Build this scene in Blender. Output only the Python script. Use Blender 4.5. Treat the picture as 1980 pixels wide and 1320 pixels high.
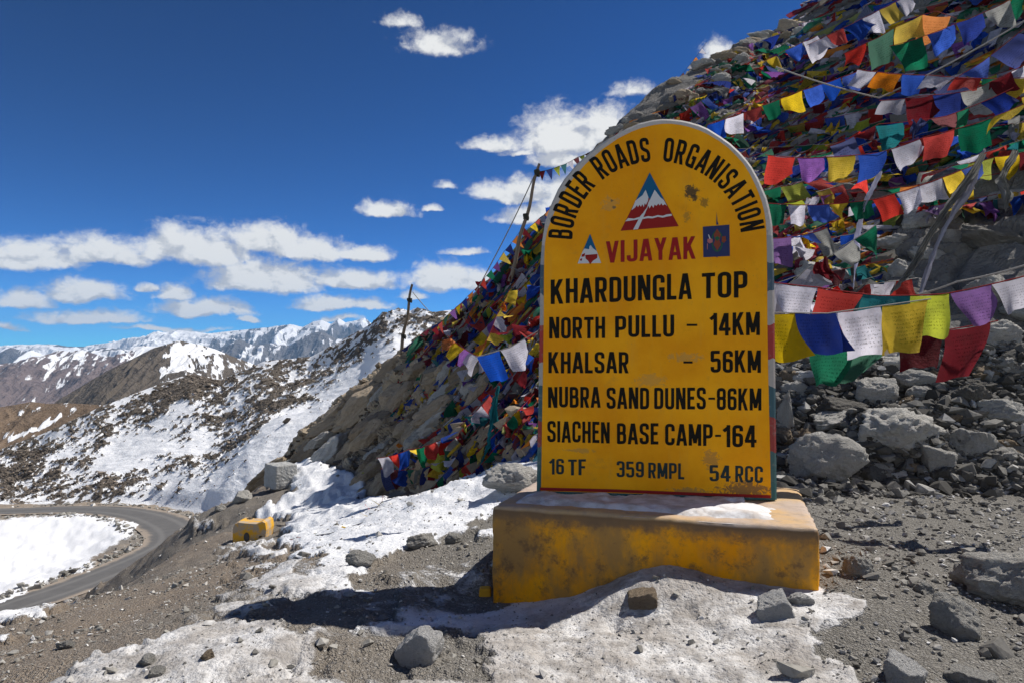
import bpy, bmesh, math, random
import numpy as np
from mathutils import Vector, Matrix, Quaternion
from mathutils.bvhtree import BVHTree

scene = bpy.context.scene
C = scene.collection
for o in list(bpy.data.objects):
    bpy.data.objects.remove(o)

# ------------------------------------------------------------------ camera
EYE = Vector((0.0, 0.0, 1.3)); F = 1320.0; HOR = 700.0
PITCH = math.atan((HOR - 660.0) / F)
cam = bpy.data.cameras.new('camera'); cam.lens = 24.0; cam.sensor_width = 36.0
cam.clip_start = 0.05; cam.clip_end = 60000
camo = bpy.data.objects.new('camera', cam); C.objects.link(camo)
camo.location = EYE; camo.rotation_euler = (math.pi / 2 + PITCH, 0, 0)
scene.camera = camo

# ------------------------------------------------------------------ render
scene.render.engine = 'CYCLES'
cy = scene.cycles
cy.use_denoising = True
cy.max_bounces = 6; cy.diffuse_bounces = 3; cy.glossy_bounces = 2; cy.transmission_bounces = 3
cy.transparent_max_bounces = 6; cy.volume_bounces = 0
cy.sample_clamp_indirect = 8
vs = scene.view_settings
vs.view_transform = 'Standard'; vs.look = 'None'; vs.gamma = 1.0; vs.use_curve_mapping = False
vs.exposure = 1.15

# ------------------------------------------------------------------ light
SUN_TO = Vector((0.89, 0.454, 0.0)).normalized()
SUN_EL = math.radians(50.5)
sun_dir = Vector((SUN_TO.x * math.cos(SUN_EL), SUN_TO.y * math.cos(SUN_EL), math.sin(SUN_EL)))
sl = bpy.data.lights.new('sun', 'SUN'); sl.energy = 2.6; sl.angle = math.radians(0.53); sl.color = (1.0, 0.955, 0.89)
so = bpy.data.objects.new('sun', sl); C.objects.link(so); so.location = (20, 8, 30)
so.rotation_euler = sun_dir.to_track_quat('Z', 'Y').to_euler()

SKY_STRENGTH = 0.15

# ------------------------------------------------------------------ node helpers
class NT:
    def __init__(self, tree):
        self.t = tree; self.n = tree.nodes; self.l = tree.links
    def new(self, typ, **kw):
        nd = self.n.new(typ)
        for k, v in kw.items():
            setattr(nd, k, v)
        return nd
    def set(self, sock, v):
        if isinstance(v, bpy.types.NodeSocket):
            self.l.new(v, sock)
        elif v is not None:
            if sock.type == 'RGBA' and not isinstance(v, (int, float)) and len(v) == 3:
                v = (*v, 1)
            sock.default_value = v
    def math(self, op, a, b=None, c=None, clamp=False):
        nd = self.new('ShaderNodeMath', operation=op, use_clamp=clamp)
        for i, v in enumerate((a, b, c)):
            if v is not None: self.set(nd.inputs[i], v)
        return nd.outputs[0]
    def vmath(self, op, a, b=None, c=None, out=0):
        nd = self.new('ShaderNodeVectorMath', operation=op)
        for i, v in enumerate((a, b, c)):
            if v is not None: self.set(nd.inputs[i], v)
        return nd.outputs[out]
    def mix(self, f, a, b, blend='MIX'):
        nd = self.new('ShaderNodeMix', data_type='RGBA', blend_type=blend)
        self.set(nd.inputs[0], f); self.set(nd.inputs[6], a); self.set(nd.inputs[7], b)
        return nd.outputs[2]
    def noise(self, vec, scale, detail=5, rough=0.55, dist=0.0):
        nd = self.new('ShaderNodeTexNoise')
        self.set(nd.inputs['Vector'], vec); nd.inputs['Scale'].default_value = scale
        nd.inputs['Detail'].default_value = detail; nd.inputs['Roughness'].default_value = rough
        nd.inputs['Distortion'].default_value = dist
        return nd.outputs['Fac']
    def voro(self, vec, scale, feature='F1', out='Distance', rnd=1.0):
        nd = self.new('ShaderNodeTexVoronoi', feature=feature)
        self.set(nd.inputs['Vector'], vec); nd.inputs['Scale'].default_value = scale
        nd.inputs['Randomness'].default_value = rnd
        return nd.outputs[out]
    def ss(self, v, a, b, lo=0.0, hi=1.0):
        nd = self.new('ShaderNodeMapRange', interpolation_type='SMOOTHSTEP')
        self.set(nd.inputs[0], v)
        nd.inputs[1].default_value = a; nd.inputs[2].default_value = b
        nd.inputs[3].default_value = lo; nd.inputs[4].default_value = hi
        return nd.outputs[0]
    def ramp(self, f, stops, interp='LINEAR'):
        nd = self.new('ShaderNodeValToRGB'); self.set(nd.inputs[0], f)
        cr = nd.color_ramp; cr.interpolation = interp
        while len(cr.elements) < len(stops): cr.elements.new(0.5)
        for e, (p, c) in zip(cr.elements, stops):
            e.position = p; e.color = (*c, 1)
        return nd.outputs[0]
    def attr(self, name):
        return self.new('ShaderNodeAttribute', attribute_name=name).outputs['Fac']
    def coord(self, which='Object'):
        return self.new('ShaderNodeTexCoord').outputs[which]
    def pos(self):
        return self.new('ShaderNodeNewGeometry').outputs['Position']
    def sep(self, v):
        nd = self.new('ShaderNodeSeparateXYZ'); self.set(nd.inputs[0], v); return nd.outputs
    def comb(self, x, y, z):
        nd = self.new('ShaderNodeCombineXYZ')
        for i, v in enumerate((x, y, z)): self.set(nd.inputs[i], v)
        return nd.outputs[0]
    def bump(self, h, strength=0.5, dist=0.02, normal=None):
        nd = self.new('ShaderNodeBump'); self.set(nd.inputs['Height'], h)
        nd.inputs['Strength'].default_value = strength; nd.inputs['Distance'].default_value = dist
        if normal is not None: self.l.new(normal, nd.inputs['Normal'])
        return nd.outputs[0]

def material(name, fn, rough=0.9, spec=0.25):
    m = bpy.data.materials.new(name); m.use_nodes = True
    t = NT(m.node_tree); t.n.clear()
    out = t.new('ShaderNodeOutputMaterial')
    b = t.new('ShaderNodeBsdfPrincipled')
    b.inputs['Roughness'].default_value = rough
    b.inputs['Specular IOR Level'].default_value = spec
    r = fn(t, b)
    t.l.new(r if r is not None else b.outputs[0], out.inputs[0])
    return m

# ------------------------------------------------------------------ pixels of the survey -> world
def ray(px, py):
    u = (px - 990.0) / F; v = (660.0 - py) / F
    cp, sp = math.cos(PITCH), math.sin(PITCH)
    return Vector((u, cp - v * sp, sp + v * cp))
def P(px, py, d):
    r = ray(px, py); return EYE + r * (d / r.y)
cp_, sp_ = math.cos(PITCH), math.sin(PITCH)
def project(p):        # Nx3 -> px, py  (used at build time only, to read masks off the survey)
    q = p - np.array(EYE)
    dep = q[:, 1] * cp_ + q[:, 2] * sp_; up = -q[:, 1] * sp_ + q[:, 2] * cp_
    dep = np.maximum(dep, 0.01)
    return 990 + F * q[:, 0] / dep, 660 - F * up / dep

# ------------------------------------------------------------------ world sky with clouds
world = bpy.data.worlds.new('World'); scene.world = world; world.use_nodes = True
wt = NT(world.node_tree); wt.n.clear()
wo = wt.new('ShaderNodeOutputWorld')
sky = wt.new('ShaderNodeTexSky', sky_type='NISHITA')
sky.sun_disc = False; sky.sun_elevation = SUN_EL
sky.sun_rotation = math.atan2(SUN_TO.x, SUN_TO.y)
sky.altitude = 5000; sky.air_density = 1.0; sky.dust_density = 0.25; sky.ozone_density = 2.2
gen = wt.coord('Generated')
gx, gy, gz = wt.sep(gen)
az = wt.math('ARCTAN2', gx, gy)
hyp = wt.math('SQRT', wt.math('ADD', wt.math('MULTIPLY', gx, gx), wt.math('MULTIPLY', gy, gy)))
el = wt.math('ARCTAN2', gz, hyp)
AE = wt.comb(az, el, 0.0)
# billows get finer toward the horizon, as cloud fields do
warpn = wt.new('ShaderNodeTexNoise'); wt.l.new(gen, warpn.inputs['Vector'])
warpn.inputs['Scale'].default_value = 16; warpn.inputs['Detail'].default_value = 5; warpn.inputs['Roughness'].default_value = .6
wv = wt.vmath('SUBTRACT', warpn.outputs['Color'], (0.5, 0.5, 0.5))
AEw = wt.vmath('MULTIPLY_ADD', wv, (0.055, 0.028, 0.0), AE)
def azel(px, py):
    r = ray(px, py); return math.atan2(r.x, r.y), math.atan2(r.z, math.hypot(r.x, r.y))
clouds = [  # cx, cy(base-ish), half width, height above base, weight
    (60, 512, 150, 62, 1), (200, 505, 150, 52, 1), (380, 505, 170, 78, 1), (520, 490, 120, 62, 1), (590, 498, 110, 52, 1), (700, 500, 80, 34, 1),
    (40, 592, 78, 44, .95), (170, 578, 110, 46, 1), (335, 577, 50, 30, .95), (175, 622, 135, 30, .95), (395, 608, 120, 34, 1), (450, 606, 70, 30, .8),
    (520, 558, 165, 62, 1), (470, 560, 100, 45, .9), (680, 556, 110, 42, 1), (860, 552, 100, 58, 1), (920, 555, 60, 40, .9), (640, 596, 80, 28, 1), (715, 596, 70, 26, .9),
    (15, 640, 50, 18, .85), (330, 640, 130, 10, .8), (748, 418, 64, 36, 1), (1090, 290, 130, 92, 1), (1170, 270, 75, 70, 1), (960, 290, 70, 34, .85), (1080, 318, 85, 40, .95),
    (1000, 382, 115, 44, 1), (1110, 400, 95, 80, 1), (1030, 426, 90, 44, 1), (855, 368, 30, 18, .62), (900, 492, 60, 16, .7),
    (855, 100, 100, 52, .70), (775, 52, 52, 34, .55), (1385, 115, 40, 48, .85), (1225, 188, 66, 36, .68), (800, 575, 40, 18, .8), (650, 622, 50, 14, .85), (480, 622, 36, 12, .85), (990, 600, 30, 14, .8), (830, 410, 22, 14, .7), (1000, 300, 40, 16, .7), (290, 560, 24, 14, .8),
    (-150, 510, 130, 60, 1), (-420, 470, 200, 80, 1), (-300, 600, 160, 40, .9), (1320, 330, 140, 80, 1), (1650, 420, 220, 90, 1), (2150, 340, 240, 100, 1), (2500, 500, 260, 90, .9)]
best = None; bup = None
for (cx, cy0, hw, hh, wgt) in clouds:
    a0, e0 = azel(cx, cy0); a1, _ = azel(cx + hw, cy0); _, e1 = azel(cx, cy0 - hh)
    sx = 1.0 / abs(a1 - a0); sy = 1.0 / abs(e1 - e0)
    v = wt.vmath('MULTIPLY_ADD', AEw, (sx, sy, 0), (-a0 * sx, -(e0 + (e1 - e0) * .12) * sy, 0))
    v2 = wt.vmath('MULTIPLY', v, (-1.0, -3.2, 0))
    ln = wt.vmath('LENGTH', wt.vmath('MAXIMUM', v, v2), out=1)
    f = wt.math('MULTIPLY_ADD', ln, -wgt, wgt * 1.02)
    vu = wt.vmath('ADD', v, (0, .42, 0))
    fu = wt.math('MULTIPLY_ADD', wt.vmath('LENGTH', wt.vmath('MAXIMUM', vu, wt.vmath('MULTIPLY', vu, (-1.0, -1.0, 0))), out=1), -wgt, wgt * 1.02)
    bup = fu if bup is None else wt.math('MAXIMUM', bup, fu)
    best = f if best is None else wt.math('SMOOTH_MAX', best, f, 0.07)
# unseen cloud fields beyond the part surveyed, cover raised to brighten the shade
side = wt.ss(wt.math('ABSOLUTE', az), 1.0, 1.35)
fld = wt.noise(wt.vmath('MULTIPLY', gen, (1, 1, 3.2)), 3.0, 3, .5)
low = wt.ss(el, 0.8, 0.15)
fld = wt.math('MULTIPLY_ADD', wt.math('MULTIPLY', wt.math('MULTIPLY', wt.ss(fld, .33, .52), low), side), 1.3, -.55)
best = wt.math('MAXIMUM', best, fld)
n1 = wt.noise(wt.vmath('MULTIPLY', gen, (1, 1, 1.35)), 26, 9, .60, .3)
n0 = wt.noise(wt.vmath('MULTIPLY', gen, (1, 1, 1.3)), 95, 5, .62, .5)
dens = wt.math('ADD', best, wt.math('ADD', wt.math('MULTIPLY', wt.math('SUBTRACT', n1, 0.5), .95), wt.math('MULTIPLY', wt.math('SUBTRACT', n0, .5), .50)))
alpha = wt.ss(dens, 0.04, 0.58)
# relief: compare the billows with the same billows seen a little toward the sun
shift = (-0.012, 0.0, -0.016)
n2 = wt.noise(wt.vmath('MULTIPLY', wt.vmath('ADD', gen, (0.010, 0.0, 0.014)), (1, 1, 1.35)), 26, 6, .55, .3)
n1b = wt.noise(wt.vmath('MULTIPLY', gen, (1, 1, 1.35)), 26, 6, .55, .3)
rel = wt.math('SUBTRACT', n1b, n2)
grad = wt.math('SUBTRACT', best, bup)
lit = wt.ss(wt.math('ADD', wt.math('MULTIPLY', grad, -1.0), wt.math('MULTIPLY', rel, -3.2)), 0.42, -0.26)
lit = wt.math('MULTIPLY_ADD', lit, .85, .15)
ccol = wt.mix(lit, (1.38, 1.45, 1.62), (2.62, 2.62, 2.58))
hsv = wt.new('ShaderNodeHueSaturation'); wt.l.new(sky.outputs[0], hsv.inputs['Color'])
hsv.inputs['Saturation'].default_value = 0.96; hsv.inputs['Value'].default_value = 0.82; hsv.inputs['Hue'].default_value = .5
gam = wt.new('ShaderNodeGamma'); wt.l.new(hsv.outputs[0], gam.inputs[0]); gam.inputs[1].default_value = 1.8   # polarising filter
skyc = wt.vmath('MULTIPLY', gam.outputs[0], (.030, .108, .140))
final = wt.mix(alpha, skyc, ccol)
bg = wt.new('ShaderNodeBackground'); wt.l.new(final, bg.inputs[0]); bg.inputs[1].default_value = SKY_STRENGTH
wt.l.new(bg.outputs[0], wo.inputs[0])
world.cycles.sampling_method = 'MANUAL'; world.cycles.sample_map_resolution = 512

# ------------------------------------------------------------------ numpy noise
def _hash(ix, iy, iz, seed):
    h = (ix.astype(np.uint32) * np.uint32(374761393) + iy.astype(np.uint32) * np.uint32(668265263)
         + iz.astype(np.uint32) * np.uint32(2147483647) + np.uint32((seed * 1274126177) & 0xffffffff))
    h = (h ^ (h >> np.uint32(13))) * np.uint32(1274126177)
    h = (h ^ (h >> np.uint32(15))) * np.uint32(2246822519)
    return ((h ^ (h >> np.uint32(16))) & np.uint32(0xffffff)).astype(np.float32) / np.float32(0xffffff)
def vnoise(p, seed=0):
    i = np.floor(p).astype(np.int64); f = (p - i).astype(np.float32)
    f = f * f * f * (f * (f * 6 - 15) + 10)
    r = 0
    for dx in (0, 1):
        wx = f[:, 0] if dx else 1 - f[:, 0]
        for dy in (0, 1):
            wy = f[:, 1] if dy else 1 - f[:, 1]
            for dz in (0, 1):
                wz = f[:, 2] if dz else 1 - f[:, 2]
                r = r + wx * wy * wz * _hash(i[:, 0] + dx, i[:, 1] + dy, i[:, 2] + dz, seed)
    return r
def fbm(p, oct=5, seed=0, gain=.5, lac=2.03, ridged=False):
    a = 1.0; s = 0; tot = 0; q = np.array(p, dtype=np.float64)
    for k in range(oct):
        n = vnoise(q + 17.3 * k, seed + k)
        if ridged: n = 1 - np.abs(2 * n - 1)
        s = s + a * n; tot += a; a *= gain; q = q * lac
    return s / tot          # 0..1
def worley(p, seed=0):
    i = np.floor(p).astype(np.int64); f1 = np.full(len(p), 9.0); f2 = np.full(len(p), 9.0); idv = np.zeros(len(p))
    for dx in (-1, 0, 1):
        for dy in (-1, 0, 1):
            for dz in (-1, 0, 1):
                cx, cy_, cz = i[:, 0] + dx, i[:, 1] + dy, i[:, 2] + dz
                q = np.stack([cx + _hash(cx, cy_, cz, seed), cy_ + _hash(cx, cy_, cz, seed + 1), cz + _hash(cx, cy_, cz, seed + 2)], 1)
                d = np.linalg.norm(q - p, axis=1); m = d < f1
                f2 = np.where(m, f1, np.minimum(f2, d)); idv = np.where(m, _hash(cx, cy_, cz, seed + 3), idv); f1 = np.where(m, d, f1)
    return f1, f2, idv
def sstep(x, a, b):
    t = np.clip((x - a) / (b - a), 0, 1); return t * t * (3 - 2 * t)

def mesh_np(name, verts, faces, mat=None, smooth=True, attrs=None):
    me = bpy.data.meshes.new(name)
    verts = np.asarray(verts, dtype=np.float32); faces = np.asarray(faces, dtype=np.int32)
    n = faces.shape[1]
    me.vertices.add(len(verts)); me.vertices.foreach_set('co', verts.ravel())
    me.loops.add(faces.size); me.loops.foreach_set('vertex_index', faces.ravel())
    me.polygons.add(len(faces)); me.polygons.foreach_set('loop_start', np.arange(0, faces.size, n, dtype=np.int32))
    me.update(calc_edges=True)
    me.polygons.foreach_set('use_smooth', np.full(len(faces), smooth, dtype=bool))
    for k, v in (attrs or {}).items():
        a = me.attributes.new(k, 'FLOAT', 'POINT'); a.data.foreach_set('value', np.asarray(v, dtype=np.float32))
    if mat: me.materials.append(mat)
    me.validate(); return me
def link(name, me, parent=None, **props):
    o = bpy.data.objects.new(name, me); C.objects.link(o)
    if parent is not None: o.parent = parent
    for k, v in props.items(): o[k] = v
    return o
def grid_faces(nr, nc):
    a = np.arange(nr * nc).reshape(nr, nc)
    return np.stack([a[:-1, :-1].ravel(), a[:-1, 1:].ravel(), a[1:, 1:].ravel(), a[1:, :-1].ravel()], 1)
def in_poly(px, py, poly):
    c = np.zeros(len(px), dtype=bool); n = len(poly)
    for i in range(n):
        x1, y1 = poly[i]; x2, y2 = poly[(i + 1) % n]
        if y1 == y2: continue
        m = ((y1 > py) != (y2 > py)) & (px < (x2 - x1) * (py - y1) / (y2 - y1) + x1)
        c ^= m
    return c
def poly_sd(px, py, poly):
    d = np.full(len(px), 1e9); n = len(poly)
    for i in range(n):
        a = np.array(poly[i], float); b = np.array(poly[(i + 1) % n], float); ab = b - a
        t = np.clip(((px - a[0]) * ab[0] + (py - a[1]) * ab[1]) / max(ab @ ab, 1e-6), 0, 1)
        d = np.minimum(d, np.hypot(px - a[0] - t * ab[0], py - a[1] - t * ab[1]))
    return np.where(in_poly(px, py, poly), d, -d)

# ================================================================== TERRAIN MATERIALS
SNOW = (0.81, 0.82, 0.84)
def ground_mat(t, b):  # soil, gravel, old snow
    p = t.pos(); s = t.attr('snow'); ice = t.attr('ice'); warm = t.attr('warm')
    nA = t.noise(p, 1.6, 6, .6); nB = t.noise(p, 9, 6, .62); nC = t.noise(p, 55, 4, .6)
    vor = t.voro(p, 62); vor2 = t.voro(p, 130)
    vcol = t.voro(p, 62, out='Color')
    g = t.mix(nB, (.14, .132, .115), (.37, .35, .315))
    w = t.mix(nB, (.20, .152, .112), (.45, .37, .285))
    base = t.mix(warm, g, w)
    base = t.mix(t.ss(nC, .35, .75, 0, .55), base, (.12, .107, .092))
    base = t.mix(t.math('MULTIPLY', t.ss(vor, .45, .2), .5), base, t.mix(t.sep(vcol)[0], (.16, .15, .135), (.58, .56, .53)))
    base = t.mix(t.ss(nA, .58, .75, 0, .5), base, (.14, .125, .108))
    f = t.math('ADD', s, t.math('MULTIPLY', t.math('SUBTRACT', nB, .5), 1.1))
    f = t.math('ADD', f, t.math('MULTIPLY', t.math('SUBTRACT', nA, .5), .7))
    f = t.math('ADD', f, t.math('MULTIPLY', t.math('SUBTRACT', nC, .5), .45))
    f = t.ss(f, .33, .57)
    dirt = t.ss(t.math('ADD', nB, t.math('MULTIPLY', nC, .4)), .52, .92)
    sc = t.mix(ice, SNOW, t.mix(t.ss(t.noise(p, 4, 6, .65), .38, .62), (.72, .71, .695), (.40, .365, .325)))
    sc = t.mix(t.math('MULTIPLY', dirt, t.math('MULTIPLY_ADD', ice, .62, .12)), sc, (.16, .14, .12))
    t.set(b.inputs['Base Color'], t.mix(f, base, sc))
    t.set(b.inputs['Roughness'], t.mix(t.math('MULTIPLY', f, ice), (.93,) * 3, (.62,) * 3))
    hg = t.math('ADD', t.math('MULTIPLY', t.ss(vor, .6, .1), .22), t.math('MULTIPLY', nC, 1.3))
    hg = t.math('ADD', hg, t.math('MULTIPLY', t.ss(vor2, .6, .1), .25))
    hs = t.math('ADD', t.math('MULTIPLY', nB, 1.1), t.math('MULTIPLY', nC, .45))
    h = t.new('ShaderNodeMix', data_type='FLOAT')
    t.set(h.inputs[0], f); t.set(h.inputs[2], hg); t.set(h.inputs[3], t.math('ADD', hs, .6))
    t.set(b.inputs['Normal'], t.bump(h.outputs[0], .9, .03))
M_ground = material('ground_soil_and_snow', ground_mat, .93, .2)

def far_ground_fn(scale, rockA, rockB, snowc=SNOW, bumpd=.3, contrast=.5, amp=.9):
    def fn(t, b):
        p = t.pos(); s = t.attr('snow')
        nA = t.noise(p, scale, 8, .62); nB = t.noise(p, scale * 6, 6, .65); nC = t.noise(p, scale * .2, 4, .5)
        base = t.mix(nB, rockA, rockB)
        base = t.mix(t.ss(nC, .45, .65, 0, .35), base, tuple(c * .6 for c in rockA))
        f = t.math('ADD', s, t.math('MULTIPLY', t.math('SUBTRACT', nA, .5), amp))
        f = t.math('ADD', f, t.math('MULTIPLY', t.math('SUBTRACT', nB, .5), amp * .7))
        f = t.ss(f, .5 - contrast * .12, .5 + contrast * .12)
        t.set(b.inputs['Base Color'], t.mix(f, base, snowc))
        hh = t.math('ADD', t.math('MULTIPLY', nB, 1.0), nA)
        hh = t.math('ADD', t.math('MULTIPLY', hh, t.math('MULTIPLY_ADD', f, -.75, 1.0)), t.math('MULTIPLY', f, .3))
        t.set(b.inputs['Normal'], t.bump(hh, .8, bumpd))
    return fn
M_snowhill = material('snowy_scree', far_ground_fn(.8, (.085, .072, .06), (.24, .205, .17), bumpd=.5, amp=.8), .95, .15)
M_brownhill = material('brown_scree', far_ground_fn(.05, (.14, .10, .07), (.24, .18, .13), bumpd=2, amp=.5), .95, .1)
M_midmtn = material('mountain_scree', far_ground_fn(.012, (.10, .085, .07), (.19, .16, .13), bumpd=8, amp=.55), .95, .1)
M_purple = material('mauve_rock', far_ground_fn(.006, (.13, .10, .095), (.22, .17, .155), bumpd=16, amp=.45), .95, .1)
M_far = material('distant_snowfield', far_ground_fn(.0022, (.12, .115, .12), (.20, .19, .19), bumpd=50, amp=.35), .95, .1)

# ================================================================== GROUND (pass top down to the hairpin)
ctrl = [(990,1320,2.6),(0,1320,2.75),(1980,1320,2.5),(1500,1180,3.2),(950,1165,3.75),(1580,1142,3.3),(1980,1100,3.7),(1980,1000,4.9),
 (1700,980,5.2),(1980,940,6.2),(2400,1000,4.9),(2400,1250,2.9),(1250,960,5.5),(700,1230,3.0),(410,1215,3.1),(0,1236,4.3),(200,1200,4.6),(700,1120,3.9),
 (940,1085,4.35),(500,1130,4.2),(940,1010,5.7),(1035,905,7.6),(1250,900,7.2),(700,1045,6.0),(600,1062,6.8),(485,1049,9.8),(760,978,9),(600,985,12.8),
 (540,938,20),(580,905,25),(455,980,17.5),(500,958,18.6),(400,1000,16),(430,1020,13.5),(360,1012,14.8),(380,1050,11.5),(350,1100,8.3),(300,1088,9.9),(300,1125,7.3),(250,1150,6.2),(200,1143,6.9),(100,1200,4.9),(50,1220,4.6),(100,1262,11),(0,1300,9),(200,1195,13),(50,1280,14),(-120,1290,4.0),(-120,1380,10),(330,1150,30),(250,1200,25),(400,1065,28),(150,1260,21),(450,1045,32),(510,1010,34),(100,1250,20),(350,1075,48),(480,1010,60),(0,1235,40),(0,1262,16),(-400,1320,8),(-400,1330,30),(-300,1270,44),
 (0,1180,53),(250,1090,65),(310,1060,70),(335,1030,78),(300,1005,85),(200,985,92),(0,987,92),(-300,1000,90),(-300,1240,48),
 (120,1060,76),(40,1100,68),(-200,1100,66),(0,975,110),(200,970,115),(380,985,100),(450,990,95),(430,1010,50),(520,1000,50),(700,960,60),(1000,900,60),(1500,850,60),(2300,850,60),
 (3600,1400,5),(-1500,1500,5),(990,1700,1.5),(0,1750,1.5),(2000,1700,1.5)]
cw = np.array([(*P(*c),) for c in ctrl])
cu = np.stack([cw[:, 0] / cw[:, 1], np.log(cw[:, 1])], 1); cq = (EYE.z - cw[:, 2]) / cw[:, 1]
def tps(r2): return 0.5 * r2 * np.log(r2 + 1e-12)
K = tps(((cu[:, None] - cu[None]) ** 2).sum(-1)) + np.eye(len(cu)) * 6e-4
Pm = np.hstack([np.ones((len(cu), 1)), cu]); A = np.block([[K, Pm], [Pm.T, np.zeros((3, 3))]])
sol = np.linalg.solve(A, np.concatenate([cq, np.zeros(3)]))
road_px = [(-900,1010,88),(-300,995,91),(0,988,92.5),(120,984,93),(210,986,91),(275,996,87.5),(318,1012,82.5),(338,1030,77.5),(330,1050,72.5),(298,1068,68.5),(250,1090,64.5),(150,1130,58.5),(60,1160,54.5),(0,1180,52.5),(-200,1240,47),(-900,1400,40)]
rp = np.array([(*P(*c),) for c in road_px])
def catmull(pts, n):
    pts = np.asarray(pts, float); out = []
    q = np.vstack([2 * pts[0] - pts[1], pts, 2 * pts[-1] - pts[-2]])
    for i in range(1, len(q) - 2):
        for k in range(n):
            t = k / n; p0, p1, p2, p3 = q[i - 1:i + 3]
            out.append(.5 * ((2 * p1) + (-p0 + p2) * t + (2 * p0 - 5 * p1 + 4 * p2 - p3) * t * t + (-p0 + 3 * p1 - 3 * p2 + p3) * t ** 3))
    out.append(pts[-1]); return np.array(out)
road_c = catmull(rp, 10)

# plinth geometry (needed by the drift against its face)
def plinth_pt(px, t=.33, D=3.79):
    u = (px - 990) / F; y = D / (1 + t * u); return np.array([u * y, y])
pl_A = plinth_pt(950); pl_B = plinth_pt(1581)
pl_dir = (pl_B - pl_A) / np.linalg.norm(pl_B - pl_A); pl_len = np.linalg.norm(pl_B - pl_A); pl_nrm = np.array([pl_dir[1], -pl_dir[0]])
drift_px = [(900,1160),(950,1166),(1020,1163),(1100,1153),(1180,1122),(1240,1098),(1290,1092),(1340,1101),(1400,1118),(1480,1130),(1581,1142),(1620,1135)]
drift_s = []; drift_z = []
for (px, py) in drift_px:
    q = plinth_pt(px); w = P(px, py, q[1]); drift_s.append(float((q - pl_A) @ pl_dir)); drift_z.append(w.z)

def ground_base(x, y):
    yy = np.maximum(y, .3)
    u = np.stack([x / yy, np.log(yy)], 1)
    out = np.empty(len(x))
    for a in range(0, len(x), 60000):
        uu = u[a:a + 60000]
        k = tps(((uu[:, None] - cu[None]) ** 2).sum(-1))
        out[a:a + 60000] = k @ sol[:len(cu)] + sol[-3] + uu @ sol[-2:]
    return EYE.z - out * yy
snow_polys = [
 ([(100,1330),(180,1285),(330,1245),(430,1222),(560,1235),(700,1222),(830,1212),(950,1175),(1040,1160),(1150,1120),(1290,1080),(1420,1110),(1590,1142),(1700,1165),(1680,1195),(1555,1205),(1560,1255),(1650,1315),(1700,1400),(100,1400)], .72, .85),
 ([(590,1250),(760,1225),(900,1225),(930,1330),(560,1330)], -.45, 0),
 ([(940,1170),(1040,1150),(1180,1115),(1290,1080),(1420,1108),(1590,1140),(1560,1160),(1400,1140),(1290,1120),(1180,1165),(1050,1195),(900,1225),(800,1225),(700,1220),(800,1180)], .5, -.6),
 ([(530,905),(640,895),(680,930),(740,970),(830,955),(940,905),(1035,850),(1100,840),(1060,960),(950,1005),(880,1040),(780,1062),(690,1100),(600,1085),(545,1050),(520,1005),(575,965),(525,935)], 1.25, .0),
 ([(425,1092),(520,1085),(505,1050),(440,1060)], .75, .3), ([(480,1132),(565,1125),(560,1092),(500,1098)], .7, .3),
 ([(620,1195),(780,1110),(950,1090),(950,1170),(820,1190)], .38, .3), ([(520,1120),(660,1090),(760,1100),(620,1140)], .5, .2),
 ([(640,1095),(760,1070),(760,1095),(680,1120)], .55, .1),
 ([(-400,1300),(0,1222),(60,1190),(160,1138),(100,1142),(0,1192),(-400,1290)], .95, .1),
 ([(-500,1010),(0,1002),(160,998),(240,1010),(248,1030),(235,1052),(180,1088),(60,1142),(0,1160),(-500,1290)], .9, .0),
 ([(420,1130),(560,1100),(640,1110),(600,1180),(460,1200)], .34, .5), ([(330,1230),(420,1190),(520,1170),(560,1200),(430,1235)], .4, .4),
 ([(350,1000),(400,990),(420,1010),(370,1030)], .45, .2),
 ([(1500,740),(1990,740),(1990,930),(1500,930)], .33, .2)]
def ground_masks(pts):
    px, py = project(pts); s = np.zeros(len(px)); ice = np.zeros(len(px))
    yy_ = np.maximum(pts[:, 1], .3); lp = np.stack([pts[:, 0] / yy_ * 9, np.log(yy_) * 7, 0 * yy_], 1)
    wx = (fbm(lp, 5, 91, .6) - .5) * 190
    wy = (fbm(lp + 40, 5, 92, .6) - .5) * 80
    for poly, a, ic in snow_polys:
        sd = poly_sd(px + wx, py + wy, poly); m = sstep(sd, -14, 14)
        s = s + a * m; ice = ice * (1 - m) + np.clip(ice * m + ic * m, 0, 1)
    return np.clip(s, 0, 1), np.clip(ice, 0, 1), px, py
def road_dist(x, y):
    d = np.full(len(x), 1e9); zc = np.zeros(len(x)); m = np.hypot(x + 40, y - 70) < 90
    xs, ys = x[m], y[m]; dd = np.full(len(xs), 1e9); zz = np.zeros(len(xs))
    for i in range(len(road_c) - 1):
        a = road_c[i]; b = road_c[i + 1]; ab = b[:2] - a[:2]
        t = np.clip(((xs - a[0]) * ab[0] + (ys - a[1]) * ab[1]) / (ab @ ab), 0, 1)
        q = np.hypot(xs - a[0] - t * ab[0], ys - a[1] - t * ab[1]); k = q < dd
        zz = np.where(k, a[2] + t * (b[2] - a[2]), zz); dd = np.minimum(dd, q)
    d[m] = dd; zc[m] = zz; return d, zc
ROAD_W = 4.9
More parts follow.
